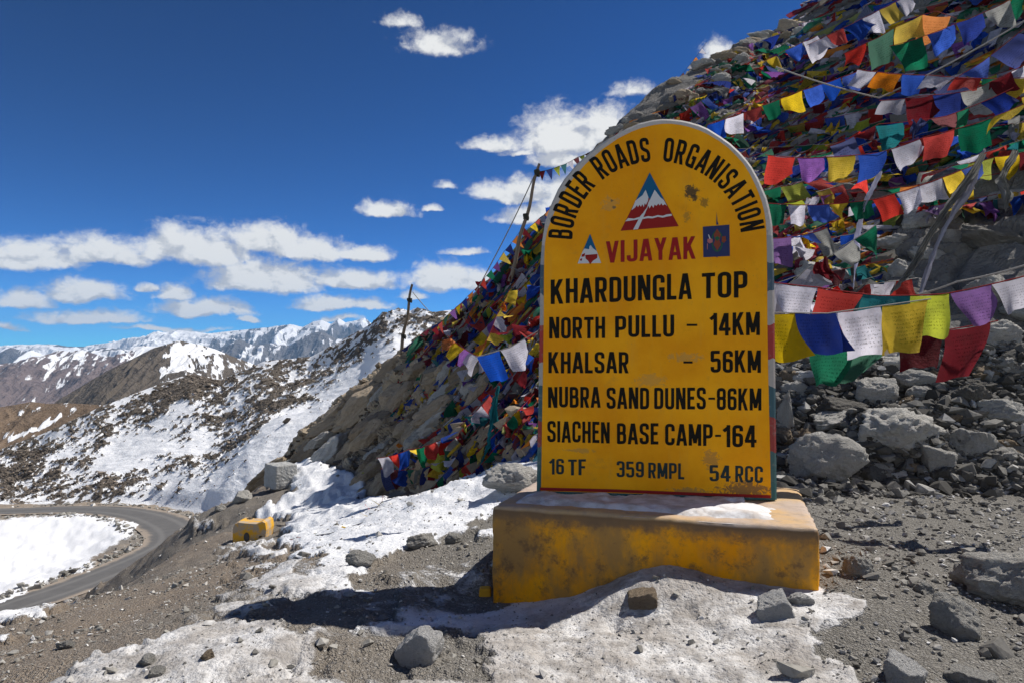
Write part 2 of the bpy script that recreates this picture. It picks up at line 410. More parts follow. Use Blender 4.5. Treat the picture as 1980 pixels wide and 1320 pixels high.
def ground_z(x, y, full=True):
    x = np.asarray(x, float); y = np.asarray(y, float)
    z = ground_base(x, y)
    rd, rz = road_dist(x, y)
    w = sstep(-rd, -9.0, -3.4); z = z * (1 - w) + (rz - .10) * w
    pts = np.stack([x, y, z], 1)
    s, ice, px, py = ground_masks(pts)
    r = np.hypot(x, y)
    off = 1 - sstep(-rd, -5, -2.5)
    z = z + (fbm(pts * [.8, .8, 0], 4, 5) - .5) * .22 * np.clip(r / 9, .35, 3) * off
    # trodden lumps of snow and soil
    z = z + (fbm(pts * [5, 5, 0], 6, 7, .6) - .5) * (.06 + .05 * s * (1 - sstep(r, 5, 9))) * np.clip(r / 7, .7, 4) * off
    soft = s * sstep(r, 4.5, 8) * off
    cusp = fbm(np.stack([x * 2.2 + y * .9, y * .9 - x * .3, 0 * x], 1), 4, 12, .5, ridged=True)
    z = z + soft * (1 - .85 * sstep(r, 25, 40)) * (cusp - .4) * .10 * np.clip(r / 9, .6, 2)
    z = z + .045 * sstep(s + (fbm(pts * [6, 6, 0], 4, 3) - .5) * 1.1, .35, .5) * np.clip(r / 6, .6, 3)
    # drift of snow against the plinth
    rel = np.stack([x, y], 1) - pl_A; ss_ = rel @ pl_dir; dist = rel @ pl_nrm
    zt = np.interp(ss_, drift_s, drift_z); ends = sstep(ss_, -.5, -.05) * sstep(-ss_, -pl_len - .5, -pl_len)
    wgt = np.where(dist < 0, sstep(dist, -.25, -.02), np.exp(-(np.maximum(dist - .03, 0) / .30) ** 2)) * ends
    z = z * (1 - wgt) + (zt + (fbm(pts * [14, 14, 0], 3, 9) - .5) * .018) * wgt
    return z, s, ice, px, py
NA, NR = 820, 560
azs = np.radians(np.linspace(-60, 64, NA)); rs = np.exp(np.linspace(math.log(.9), math.log(150), NR))
AZ, RR = np.meshgrid(azs, rs)
gx_ = (RR * np.sin(AZ)).ravel(); gy_ = (RR * np.cos(AZ)).ravel()
gz_, gs, gi, gpx, gpy = ground_z(gx_, gy_)
warm = np.clip(sstep(-gpx, -1000, -600), 0, 1) * (.4 + .6 * sstep(fbm(np.stack([gx_, gy_, 0 * gx_], 1) * .35, 3, 77), .3, .6))
gverts = np.stack([gx_, gy_, gz_], 1)
ground_me = mesh_np('ground', gverts, grid_faces(NR, NA), M_ground, True, {'snow': gs, 'ice': gi, 'warm': warm})
ground = link('ground', ground_me, kind='structure')
bvh_ground = BVHTree.FromPolygons([Vector(v) for v in gverts[::1].tolist()], grid_faces(NR, NA).tolist()) if False else None
# coarse copy for ray queries
gsub = gverts.reshape(NR, NA, 3)[::2, ::2]
bvh_ground = BVHTree.FromPolygons(gsub.reshape(-1, 3).tolist(), grid_faces(gsub.shape[0], gsub.shape[1]).tolist())

# ------------------------------------------------------------------ road
def asphalt(t, b):
    p = t.pos(); e = t.attr('edge'); n = t.noise(p, .8, 5, .6); n2 = t.noise(p, 12, 4, .6)
    c = t.mix(n, (.085, .083, .082), (.15, .146, .14)); c = t.mix(t.ss(n2, .5, .8, 0, .4), c, (.16, .15, .14))
    tr = t.ss(t.math('ABSOLUTE', t.math('SUBTRACT', t.math('ABSOLUTE', e), .42)), .16, .02, 0, .45)
    c = t.mix(tr, c, (.20, .195, .185))
    c = t.mix(t.ss(t.math('ADD', t.math('ABSOLUTE', e), t.math('ADD', t.math('MULTIPLY', n2, .3), t.math('MULTIPLY', n, .35))), 1.0, 1.22), c, (.30, .25, .20))
    t.set(b.inputs['Base Color'], c); t.set(b.inputs['Normal'], t.bump(n2, .3, .02))
M_road = material('worn_asphalt', asphalt, .8, .3)
tan = np.gradient(road_c[:, :2], axis=0); tan /= np.linalg.norm(tan, axis=1)[:, None]; nor = np.stack([-tan[:, 1], tan[:, 0]], 1)
ks = np.linspace(-1, 1, 9); rv = []; re_ = []
for i, c in enumerate(road_c):
    for k in ks:
        wd = ROAD_W / 2 * (1 + .35 * math.exp(-((i - 60) / 22) ** 2))
        rv.append((c[0] + nor[i, 0] * k * wd, c[1] + nor[i, 1] * k * wd, c[2] + .05 - .03 * k * k)); re_.append(k)
road = link('road', mesh_np('road', rv, grid_faces(len(road_c), 9), M_road, True, {'edge': re_}), kind='structure')

# ------------------------------------------------------------------ lofts
def loft(rows, nc, nr_per):
    R = []
    for row in rows:
        pts = np.array([(*P(*c),) for c in row]); cc = catmull(pts, 12)
        s = np.linspace(0, len(cc) - 1, nc); i = np.minimum(s.astype(int), len(cc) - 2); f = (s - i)[:, None]
        R.append(cc[i] * (1 - f) + cc[i + 1] * f)
    R = np.array(R); out = []
    q = np.concatenate([2 * R[:1] - R[1:2], R, 2 * R[-1:] - R[-2:-1]])
    for i in range(1, len(q) - 2):
        n = nr_per[i - 1]
        for k in range(n):
            t = k / n
            a = .5 * ((2 * q[i]) + (-q[i - 1] + q[i + 1]) * t + (2 * q[i - 1] - 5 * q[i] + 4 * q[i + 1] - q[i + 2]) * t * t + (-q[i - 1] + 3 * q[i] - 3 * q[i + 1] + q[i + 2]) * t ** 3)
            b = q[i] * (1 - t) + q[i + 1] * t
            out.append(a * .5 + b * .5)
    out.append(R[-1]); return np.array(out)
def normals(G):
    du = np.gradient(G, axis=1); dv = np.gradient(G, axis=0); n = np.cross(du, dv)
    n /= np.linalg.norm(n, axis=2)[..., None] + 1e-9
    return n * np.where(n[..., 2:3] < 0, -1, 1)

foot = [(494,940,21.6),(522,925,21.0),(610,905,18.5),(700,948,13.5),(800,962,10.2),(940,915,8.5),(1040,868,7.8),(1250,860,7.1),(1500,893,6.5),(1700,915,6.2),(1980,925,6.0),(2400,935,5.9),(3200,950,6.5)]
tal  = [(496,936,22.0),(524,915,21.6),(628,850,20.5),(730,842,16.5),(830,820,13),(970,760,10.5),(1080,720,9.5),(1280,715,8.6),(1520,705,8.0),(1730,700,7.7),(2020,690,7.5),(2450,600,7.4),(3300,520,9)]
mid  = [(498,932,22.4),(526,908,22.0),(632,812,21.5),(755,755,18.3),(860,695,14.8),(1000,590,12.4),(1130,470,11.8),(1350,400,12.5),(1560,350,12),(1790,300,11.5),(2150,60,10.8),(2700,-500,11.5),(3600,-800,14)]
rdg  = [(500,928,22.8),(530,900,22.6),(640,785,22.2),(770,690,20.5),(880,598,17),(1045,435,15),(1195,240,15.5),(1415,92,17.5),(1560,10,21),(1850,-350,24),(2300,-900,22),(3000,-1300,24),(4000,-1400,28)]  # unseen right end of these rows raised to shade the flag slope
foot0 = [(a, b + 60 + 25 * (a > 900), c * .96) for a, b, c in foot]
back = [(a + (20 if a > 700 else 0), b + 40, c + 4) for a, b, c in rdg]
back2 = [(a + 40, b + 400, c + 14) for a, b, c in rdg]
G = loft([foot0, foot, tal, mid, rdg, back, back2], 620, [6, 90, 90, 90, 14, 8])
Nn = normals(G); shp = G.shape; pts = G.reshape(-1, 3); nn = Nn.reshape(-1, 3)
hp = project(pts)
wp = pts * [1, 1, 1.6]
f1, f2, cid = worley(wp * 1.1 + (fbm(pts * 1.5, 3, 31)[:, None] - .5) * .8, 4)
g1, g2, cid2 = worley(wp * 2.9 + 5, 8)
leftness = sstep(-hp[0], -1050, -820)
disp = (cid - .35) * .42 * sstep(f2 - f1, .02, .18) + (cid2 - .4) * .16 * sstep(g2 - g1, .02, .2) + (fbm(pts * .5, 4, 41) - .5) * .8 + (fbm(pts * 7, 3, 43) - .5) * .06
rowi = np.repeat(np.arange(shp[0]), shp[1])
amp = sstep(rowi, 0, 40) * (.12 + .88 * sstep(hp[0], 520, 640)) * (.55 + .35 * leftness) * (1 - .45 * sstep(rowi, 240, 270) * (1 - sstep(rowi, 285, 292)))
pts = pts + nn * (disp * amp)[:, None]
hs = np.clip(.30 * sstep(-rowi, -120, -20), 0, 1) * (1 - leftness * .7)
def hill_fn(t, b):
    p = t.pos(); tn = t.attr('tan'); s = t.attr('snow')
    n = t.noise(p, 2.2, 6, .62); n2 = t.noise(p, 14, 6, .65); v = t.voro(p, 5.0, out='Color')
    g = t.mix(n, (.085, .08, .074), (.26, .25, .235)); w = t.mix(n, (.20, .16, .11), (.55, .45, .33))
    c = t.mix(tn, g, w); c = t.mix(t.ss(n2, .45, .8, 0, .6), c, t.mix(tn, (.05, .047, .044), (.10, .08, .058)))
    c = t.mix(t.math('MULTIPLY', t.sep(v)[0], .4), c, t.mix(tn, (.22, .21, .2), (.42, .35, .26)))
    f = t.math('ADD', s, t.math('MULTIPLY', t.math('SUBTRACT', n, .5), 1.1)); f = t.ss(f, .42, .52)
    nz = t.sep(t.new('ShaderNodeNewGeometry').outputs['Normal'])[2]
    f = t.math('MULTIPLY', f, t.ss(nz, .45, .8))
    c = t.mix(f, c, (.72, .74, .78))
    t.set(b.inputs['Base Color'], c)
    t.set(b.inputs['Normal'], t.bump(t.math('ADD', n2, t.math('MULTIPLY', n, 2)), .8, .07))
M_hill = material('hillside_rock', hill_fn, .95, .15)
hillside = link('hillside', mesh_np('hillside', pts, grid_faces(shp[0], shp[1]), M_hill, False, {'tan': leftness, 'snow': hs}), kind='structure')
hv = pts.reshape(shp)[::3, ::3]
bvh_hill = BVHTree.FromPolygons(hv.reshape(-1, 3).tolist(), grid_faces(hv.shape[0], hv.shape[1]).tolist())

def hit(px, py, hill_only=False, lift=0.0):
    r = ray(px, py).normalized(); best_ = None
    for t, b_ in (('h', bvh_hill), ('g', bvh_ground)):
        if hill_only and t == 'g': continue
        loc, nr, idx, dist = b_.ray_cast(EYE, r, 400)
        if loc is not None and (best_ is None or dist < best_[2]):
            best_ = (loc, nr if nr.z > 0 else -nr, dist, t)
    return best_

# ------------------------------------------------------------------ snowy hill across the hairpin
sf = [(-900,1010,110),(-200,985,104),(0,974,101),(150,968,101),(290,976,97),(400,990,88),(480,975,80),(600,950,76),(800,900,72),(1100,850,72)]
sr = [(-900,1050,150),(-200,930,140),(0,868,136),(110,822,138),(200,782,142),(300,744,148),(370,722,152),(430,734,150),(510,697,148),(600,688,145),(700,634,141),(735,606,138),(762,597,136),(835,604,132),(1100,560,130)]
def resample_rows(row, n=16):
    pts_ = np.array([(*P(*c),) for c in row]); cc = catmull(pts_, 10)
    s = np.linspace(0, len(cc) - 1, n); i = np.minimum(s.astype(int), len(cc) - 2); f = (s - i)[:, None]
    return cc[i] * (1 - f) + cc[i + 1] * f
def loft_w(Rw, nc, nr_per):
    R = []
    for pts_ in Rw:
        s = np.linspace(0, len(pts_) - 1, nc); i = np.minimum(s.astype(int), len(pts_) - 2); f = (s - i)[:, None]
        R.append(pts_[i] * (1 - f) + pts_[i + 1] * f)
    out = []
    for i in range(len(R) - 1):
        for k in range(nr_per[i]):
            t = k / nr_per[i]; out.append(R[i] * (1 - t) + R[i + 1] * t)
    out.append(R[-1]); return np.array(out)
def by_px(row, xs, tens=True):
    a = np.array(row, float); py = np.interp(xs, a[:, 0], a[:, 1]); d = np.interp(xs, a[:, 0], a[:, 2])
    return np.array([(*P(x, y, z),) for x, y, z in zip(xs, py, d)])
xs = np.linspace(-900, 1100, 400)
Fw = by_px(sf, xs); Rw = by_px(sr, xs)
B1 = Rw + [0, 12, -5]; B2 = Rw + [0, 60, -50]; F0 = Fw + [0, -6, -4]
G2 = loft_w([F0, Fw, Rw, B1, B2], 760, [4, 420, 8, 6])
sh2 = G2.shape; p2 = G2.reshape(-1, 3); ri = np.repeat(np.arange(sh2[0]), sh2[1]); tt = np.clip((ri - 4) / 420, 0, 1)
sag = np.sin(np.pi * tt) * -1.5
p2[:, 2] += sag
env = sstep(tt, 0, .08) * (1 - .8 * sstep(tt, .93, 1))
# streak coordinates: rock ribs run down and left
a1 = p2[:, 0] * .55 + p2[:, 1] * .35; a2 = -p2[:, 0] * .10 + p2[:, 1] * .16
st = np.stack([a1 * .16, a2 * .42, 0 * a1], 1)
big = fbm(st, 5, 51, .55); fine = fbm(p2 * [.45, .45, .9], 5, 53, .6); lump = fbm(p2 * [1.3, 1.3, 2], 4, 55, .6)
q2x, q2y = project(p2)
rockb = np.zeros(len(p2))
for poly, a in [([(0,900),(110,800),(370,720),(430,735),(440,770),(330,790),(240,850),(150,900),(0,960)], .18),
                ([(330,730),(560,690),(600,700),(480,790),(330,850),(260,840)], .16),
                ([(560,700),(760,590),(840,600),(830,640),(720,660),(620,760),(520,800),(500,760)], .16),
                ([(0,900),(200,880),(260,960),(120,985),(0,985)], .15),
                ([(-900,900),(0,900),(0,985),(-900,1010)], .12),
                ([(440,740),(520,700),(460,760),(350,830),(200,930),(140,930),(300,800)], -.30),
                ([(380,960),(480,860),(640,760),(760,670),(800,700),(640,820),(460,970)], -.16)]:
    rockb += a * sstep(poly_sd(q2x, q2y, poly), -22, 22)
rk = (big - .5) * 1.15 + (fine - .5) * 1.35 + (lump - .5) * 1.35 + rockb * 1.15 - .24
sn2 = np.clip(.5 - rk * 1.9, 0, 1)
rm = sstep(-sn2, -.55, -.35)
h2 = env * (rm * (.15 + .55 * (fbm(p2 * [1.1, 1.1, 2], 4, 58, .6))) + (fbm(p2 * [.05, .05, 0], 3, 57) - .5) * 6 + (1 - rm) * (fine - .5) * .5)
p2[:, 2] += h2
crest = sstep(tt, .9, 1) * sstep(q2x, 690, 740) * (1 - sstep(q2x, 800, 850))
p2[:, 2] += crest * (fbm(p2 * [.25, .25, 0], 4, 61, .6) - .45) * 5
link('snowy_hill', mesh_np('snowy_hill', p2, grid_faces(sh2[0], sh2[1]), M_snowhill, True, {'snow': sn2}), kind='structure')

# ------------------------------------------------------------------ mountains
def mountain(name, sil, D, ext, drop, mat, snow_fn, nx=520, ny=170, jag=.0, spur=.25, sc=1.0, seed=0, streak=.5, kind='structure', shear=0.0, crestw=.12, fk=1.3):
    a = np.array(sil, float); lo_, hi_ = max(a[0, 0], -80), min(a[-1, 0], 980)
    xs_ = np.concatenate([np.linspace(a[0, 0], lo_, 60)[:-1] if a[0, 0] < lo_ else [], np.linspace(lo_, hi_, nx), np.linspace(hi_, a[-1, 0], 60)[1:] if a[-1, 0] > hi_ else []]); nx = len(xs_)
    xs_ = np.array(xs_)
    py = np.interp(xs_, a[:, 0], a[:, 1])
    top = np.array([(*P(x, y, D),) for x, y in zip(xs_, py)])
    rr = np.concatenate([[-.25, -.1], np.linspace(0, 1, ny) ** 1.15]); V = []; T = []
    for r in rr:
        q = top.copy(); q[:, 1] -= r * ext; q[:, 0] += shear * r * ext
        q[:, 2] -= abs(r) * drop * (1.0 if r > 0 else 2.0) ; V.append(q); T.append(np.full(nx, max(r, 0) if r > 0 else 0))
    p = np.array(V).reshape(-1, 3); t = np.array(T).ravel()
    L = sc
    c = np.stack([p[:, 0] / L, p[:, 1] / L * streak, 0 * t], 1)
    w = np.stack([fbm(c * .8, 3, seed + 5), fbm(c * .8 + 9, 3, seed + 6), 0 * t], 1) - .5
    rg = fbm(c + w * .9, 9, seed, .56, ridged=True)
    p[:, 2] += (rg - .62) * spur * drop * sstep(t, 0, crestw) + (rg - .62) * jag * drop
    fs = fbm(np.stack([p[:, 0] / L * 14 + p[:, 1] / L * 4 * (1 + 4 * shear), p[:, 1] / L * 3.2, 0 * t], 1), 5, seed + 40, .6)
    sn = fk * (fs - .5) + snow_fn(p, t, (rg - rg.mean()) / rg.std(), *project(p))
    me = mesh_np(name, p, grid_faces(len(rr), nx), mat, True, {'snow': np.clip(sn, 0, 1)})
    return link(name, me, kind=kind)
# furthest snow range
mountain('snow_range', [(-1500,690),(-600,684),(-200,678),(0,672),(90,666),(160,668),(240,660),(300,652),(345,640),(400,646),(450,640),(520,632),(560,628),(585,634),(605,623),(622,620),(640,628),(655,616),(668,624),(684,620),(705,614),(720,626),(760,630),(900,620),(1300,630),(2000,660),(3500,680)],
         14000, 3800, 1500, M_far, lambda p, t, rg, x, y: .58 + .30 * rg + .25 * (1 - t) - .35 * sstep(-x, -260, 60), nx=900, jag=.085, spur=.42, sc=1300, seed=101, streak=.7)
# dark blue range below it
mountain('blue_range', [(-1500,700),(-500,692),(-60,684),(0,680),(20,670),(60,684),(130,690),(200,672),(270,680),(330,684),(400,690),(430,672),(465,656),(490,668),(520,664),(560,668),(590,648),(622,640),(650,655),(690,660),(740,668),(900,660),(1400,680),(3000,700)],
         9500, 3000, 1300, M_far, lambda p, t, rg, x, y: .40 + .24 * rg + .2 * sstep(x, 540, 660), nx=800, jag=.05, spur=.45, sc=900, seed=131, streak=.6)
# mauve ridge on the left
mountain('mauve_ridge', [(-1500,760),(-500,730),(-100,705),(0,706),(40,700),(80,690),(112,678),(135,680),(160,676),(200,690),(232,690),(262,668),(310,668),(345,680),(420,700),(520,720),(700,740)],
         4500, 1500, 560, M_purple, lambda p, t, rg, x, y: .50 - .75 * t - .12 * rg + .22 * sstep(x, 215, 280) * (1 - t), nx=700, jag=.07, spur=.42, sc=330, seed=151, streak=.45)
# brown peak with snow in its gullies
mountain('brown_peak', [(-600,1000),(-200,900),(0,845),(60,808),(110,776),(160,745),(210,716),(260,692),(300,672),(325,664),(343,659),(360,662),(385,666),(415,674),(445,688),(480,700),(530,722),(600,748),(800,800),(1000,850)],
         1250, 330, 150, M_midmtn, lambda p, t, rg, x, y: .05 + sstep(x + (y - 660) * .25, 312, 345) * (.60 - .16 * rg - .18 * sstep(x, 400, 470)) + .12 * np.maximum(-rg - .8, 0) , nx=620, jag=.03, spur=.30, sc=70, seed=171, streak=.3, shear=.25)
mountain('brown_hill', [(-900,830),(-300,812),(0,787),(40,780),(62,776),(90,780),(130,779),(190,782),(260,790),(330,800),(500,840)],
         340, 90, 36, M_brownhill, lambda p, t, rg, x, y: .22 + (.42 - .1 * rg) * np.maximum(sstep(-np.abs(y - 830 + .42 * (x - 60) + 3 * rg), -9, -1) * (x < 120), sstep(-np.abs(y - 850 + .40 * (x - 90) + 3 * rg), -7, -1) * (x > 60)) * (x > 15), nx=420, jag=.01, spur=.22, sc=26, seed=191, streak=.6)
# valley floor, to the horizon
link('valley_floor', mesh_np('valley_floor', [(-30000, 300, -700), (30000, 300, -700), (30000, 30000, -700), (-30000, 30000, -700)], [(0, 1, 2, 3)], M_brownhill, True, {'snow': [0.1] * 4}), kind='structure')
# flank behind the viewer, so the ground goes on outside the frame
link('rear_slope', mesh_np('rear_slope', [(-120, -60, -40), (120, -60, 10), (60, .9, .2), (-60, .9, -14)], [(0, 1, 2, 3)], M_ground, True, {'snow': [0.3] * 4, 'ice': [.3] * 4, 'warm': [.5] * 4}), kind='structure')

# ================================================================== ROCKS
def rock_fn(lo, hi, lichen=False):
    def fn(t, b):
        p = t.coord('Object'); r = t.new('ShaderNodeObjectInfo').outputs['Random']
        off = t.comb(t.math('MULTIPLY', r, 31), t.math('MULTIPLY', r, 17), r)
        p = t.vmath('ADD', p, off)
        n = t.noise(p, 1.6, 6, .65); n2 = t.noise(p, 7, 8, .7); n3 = t.noise(p, 30, 4, .6); v = t.voro(t.vmath('MULTIPLY', p, (1, 1, 2.5)), 5)
        c = t.mix(n, lo, hi); c = t.mix(t.math('MULTIPLY', r, .35), c, tuple(x * .7 for x in lo))
        c = t.mix(t.ss(n2, .5, .72, 0, .6), c, tuple(x * .55 for x in lo))
        c = t.mix(t.ss(n3, .56, .75, 0, .5), c, tuple(min(1, x * 1.35) for x in hi))
        if lichen:
            c = t.mix(t.math('MULTIPLY', t.ss(t.noise(p, 3.2, 5, .7), .62, .68), t.ss(r, .55, .7)), c, (.42, .40, .06))
        t.set(b.inputs['Base Color'], c)
        h = t.math('ADD', t.math('MULTIPLY', n2, 1.2), t.math('MULTIPLY', n3, .35))
        h = t.math('ADD', h, t.math('MULTIPLY', t.ss(v, .0, .25), .25))
        t.set(b.inputs['Normal'], t.bump(h, 1.0, .05))
    return fn
M_gray = material('grey_granite', rock_fn((.34, .325, .295), (.70, .68, .635)), .93, .2)
M_dark = material('dark_stone', rock_fn((.12, .112, .10), (.28, .265, .24)), .93, .2)
M_tan = material('tan_stone', rock_fn((.30, .235, .165), (.62, .51, .38), True), .93, .2)
M_pale = material('pale_stone', rock_fn((.60, .59, .57), (.88, .87, .85)), .93, .2)
M_brown = material('brown_stone', rock_fn((.24, .18, .12), (.46, .37, .27)), .93, .2)

_ico = {}
def ico(sub):
    if sub not in _ico:
        bm = bmesh.new(); bmesh.ops.create_icosphere(bm, subdivisions=sub, radius=1)
        v = np.array([x.co[:] for x in bm.verts]); f = np.array([[y.index for y in x.verts] for x in bm.faces]); bm.free(); _ico[sub] = (v, f)
    return _ico[sub]
def rock_mesh(seed, sub=5, planes=13, flat=1.0, rough=.07, k=34, box=False):
    rng = np.random.RandomState(seed); v, f = ico(sub)
    planes = 9 + seed % 5; n = rng.normal(size=(planes, 3)); n /= np.linalg.norm(n, axis=1)[:, None]
    d = rng.uniform(.62, 1.0, planes)
    if box:
        ax = np.vstack([np.eye(3), -np.eye(3)]) + rng.normal(size=(6, 3)) * .24
        ax /= np.linalg.norm(ax, axis=1)[:, None]; n = np.vstack([ax, n[:4]]); d = np.concatenate([rng.uniform(.66, .86, 6), rng.uniform(.9, 1.05, 4)])
    q = np.maximum(v @ n.T, 0) / d; r = (q ** k).sum(1) ** (-1 / k)
    r = np.minimum(r, 1.25)
    p = v * r[:, None]
    lay = fbm(np.stack([p[:, 0] * .8, p[:, 1] * .8, p[:, 2] * 5 + p[:, 0] * 1.2], 1) + seed, 4, seed + 9, .6, ridged=True)
    p = p * (1 + rough * 2.2 * (fbm(p * 2.2 + seed * 3.1, 6, seed, .6) - .5)[:, None] + rough * 1.0 * (fbm(p * 6 + seed, 4, seed + 3, .62, ridged=True) - .5)[:, None] + rough * .8 * (lay - .5)[:, None])
    # a plane of split, for layered stones
    p /= np.abs(p).max(0); p[:, 2] *= flat
    me = mesh_np('rock', p, f, None, True); return me
rock_lib = [rock_mesh(s, 5, 12, 1.0, .15 + .03 * (s % 3)) for s in range(10)]
box_lib = [rock_mesh(40 + s, 5, 8, 1.0, .12, box=True) for s in range(5)]
slab_lib = [rock_mesh(60 + s, 5, 14, 1.0, .24) for s in range(6)]
for me in rock_lib + box_lib + slab_lib: me.materials.append(M_gray)
def obj_mat(o, m):
    if len(o.data.materials) == 0: o.data.materials.append(m)
    o.material_slots[0].link = 'OBJECT'; o.material_slots[0].material = m
def put_rock(name, me, mat, loc, dims, rot, parent=None):
    o = bpy.data.objects.new(name, me); C.objects.link(o)
    o.location = loc; o.scale = (dims[0] / 2, dims[1] / 2, dims[2] / 2); o.rotation_euler = rot
    obj_mat(o, mat)
    if parent is not None: o.parent = parent
    return o

boulders = [ # cx, y bottom, w, h, mat, lib, seed, label
 (1599,948,122,112,M_gray,'r',3,'large round grey boulder with a dark hollow face, just right of the milestone slab'),
 (1731,903,166,118,M_gray,'s',1,'widest pitted grey boulder in the bank, a broad sloping wedge'),
 (1873,891,92,78,M_gray,'r',5,'brown-grey boulder leaning behind the smaller squarish stone at the right of the bank'),
 (1815,927,78,66,M_gray,'b',1,'squarish grey stone at the foot of the wide pitted boulder'),
 (1699,797,90,72,M_gray,'r',7,'rounded dark boulder directly below the hanging red flags'),
 (1940,830,98,64,M_gray,'s',2,'flat topped grey boulder in the bank at the right edge of the photo'),
 (1608,842,106,50,M_gray,'s',3,'rough grey stone lying behind the boulder with the dark hollow'),
 (1519,862,40,108,M_gray,'r',9,'tall pale grey boulder half hidden by the right edge of the milestone slab'),
 (1734,943,52,36,M_pale,'r',2,'small pale pointed stone at the foot of the boulder bank'),
 (1873,797,82,58,M_dark,'s',4,'dark brown craggy rock above the leaning boulder in the bank'),
 (1622,812,150,44,M_dark,'s',5,'long dark slab stone dusted with snow high in the bank'),
 (1699,925,30,24,M_gray,'r',1,'fist sized grey stone between the hollow boulder and the pale pointed one'),
 (1661,1119,62,48,M_gray,'r',0,'pale rounded stone alone on the gravel right of the plinth'),
 (1787,1150,48,30,M_gray,'r',6,'small dark based stone on gravel above the split wedge rock'),
 (1848,1243,90,92,M_gray,'r',8,'wedge shaped grey rock casting a dark shadow on the gravel, lower right'),
 (1985,1200,232,140,M_gray,'s',0,'huge grey boulder cut off by the right edge of the photo'),
 (1740,1330,88,66,M_pale,'r',4,'white streaked stone at the bottom edge of the photo'),
 (1873,1345,92,68,M_gray,'r',5,'tan grey stone at the bottom edge, right of the white streaked one'),
 (1548,1172,48,26,M_pale,'s',1,'small whitish stone tucked at the right end of the plinth'),
 (1500,1203,74,60,M_pale,'b',2,'pale grey cube shaped stone on the ice before the plinth'),
 (1242,1177,64,44,M_brown,'b',3,'brown angular stone set in the ice in front of the plinth'),
 (812,1293,104,80,M_pale,'b',4,'pale grey block of rock at the bottom centre of the ground'),
 (124,1257,36,20,M_gray,'r',2,'small stone alone on the brown dirt at far left'),
 (284,1287,38,22,M_gray,'r',3,'grey stone in the dirty snow, left one of the lower three'),
 (404,1276,34,20,M_brown,'r',1,'brown stone on the upper rim of the dirty snow strip, lower left'),
 (304,1312,32,24,M_gray,'r',7,'grey stone nearest the bottom edge in the dirty snow strip'),
 (699,1096,62,32,M_gray,'r',8,'round stone between the snow bank and the tip of the milestone shadow'),
 (817,1062,62,34,M_gray,'s',2,'weathered stone below the lower edge of the snow bank, left of the plinth'),
 (996,962,118,66,M_gray,'s',3,'big gravelly rock just behind the left end of the plinth'),
 (880,1052,40,22,M_gray,'r',0,'small stone right of the weathered one below the snow bank'),
 (470,972,40,24,M_gray,'r',4,'dark stone on the rim of the drop, left of the concrete block'),
 (425,990,26,16,M_gray,'r',9,'smallest stone on the rim of the drop above the hairpin'),
 (455,952,44,26,M_tan,'s',4,'tan stone on the rim just below left of the concrete block'),
 (1590,975,26,18,M_gray,'r',6,'small stone beside the back right corner of the plinth'),
 (1775,980,44,18,M_gray,'s',5,'flat rough stone lying on the gravel below the boulder bank'),
 (1940,905,60,40,M_gray,'r',2,'grey stone at the right end of the boulder bank, above the gravel'),
 (1560,750,60,36,M_pale,'s',0,'pale stone just under the hanging green flag'),
 (1770,760,70,46,M_gray,'r',3,'grey stone below the hanging dark red flag'),
]
libs = {'r': rock_lib, 'b': box_lib, 's': slab_lib}
rng = random.Random(5)
for i, (cx, yb, w, h, mat, lb, sd, lab) in enumerate(boulders):
    hp_ = hit(cx, min(yb - h * .12, 1315))
    if hp_ is None: continue
    loc, nr, dist, _ = hp_
    if yb > 1315:
        q = P(cx, yb - h * .1, 2.45); loc = Vector((q.x, q.y, float(ground_z([q.x], [q.y])[0][0])))
    d = loc.y; W = w * d / F; H = h * d / F; Dp = min(W, H * 1.5) * 1.0 if w > h * 1.3 else W * .95
    me = libs[lb][sd % len(libs[lb])]
    q = P(cx, yb - h / 2, d + Dp * .32)
    o = put_rock('boulder' if w > 60 else 'stone', me, mat, (q.x, q.y, q.z - H * .05), (W * 1.06, Dp, H * 1.14), (rng.uniform(-.12, .12), rng.uniform(-.12, .12), rng.uniform(-.5, .5) if lb != 'b' else -.35))
    o['label'] = lab; o['category'] = 'boulder' if w > 60 else 'stone'

# rocks embedded in the hillside: parts of it
rng = random.Random(11)
def scatter_rocks(n, xr, yr, wr, mats, names='rock', elong=1.5, acc=None, lbs=('r', 's'), sink=.3, tilt=None):
    c = 0; tries = 0
    while c < n and tries < n * 12:
        tries += 1
        x, y = rng.uniform(*xr), rng.uniform(*yr)
        if acc and not acc(x, y): continue
        hh = hit(x, y)
        if hh is None or hh[3] != 'h': continue
        loc, nr, dist, _ = hh; w = rng.uniform(*wr) * (1 if rng.random() < .7 else .6); W = w * loc.y / F
        lb = rng.choice(lbs); me = rng.choice(libs[lb])
        dm = (W * elong * rng.uniform(.8, 1.2), W * rng.uniform(.7, 1.1), W * rng.uniform(.5, .85))
        rz = rng.uniform(-.5, .5) if tilt is None else 0
        rot = (rng.uniform(-.35, .35), (rng.uniform(-.3, .3) if tilt is None else tilt + rng.uniform(-.25, .25)), rz)
        put_rock(names, me, rng.choice(mats), loc + Vector((0, 0, W * (.25 - sink))), dm, rot, hillside)
        c += 1
def left_ok(x, y):
    return y > 905 - (x - 500) * 1.02 - 10 and y < 965 - max(0, 640 - x) * .3 - max(0, x - 800) * .25
scatter_rocks(120, (480, 1010), (700, 965), (34, 92), [M_tan, M_tan, M_brown, M_gray], elong=1.5, acc=left_ok, tilt=-.65)
scatter_rocks(60, (1190, 1560), (40, 330), (18, 60), [M_gray, M_dark, M_tan], elong=1.2, acc=lambda x, y: y < 265 - (x - 1190) * .62 + 45)
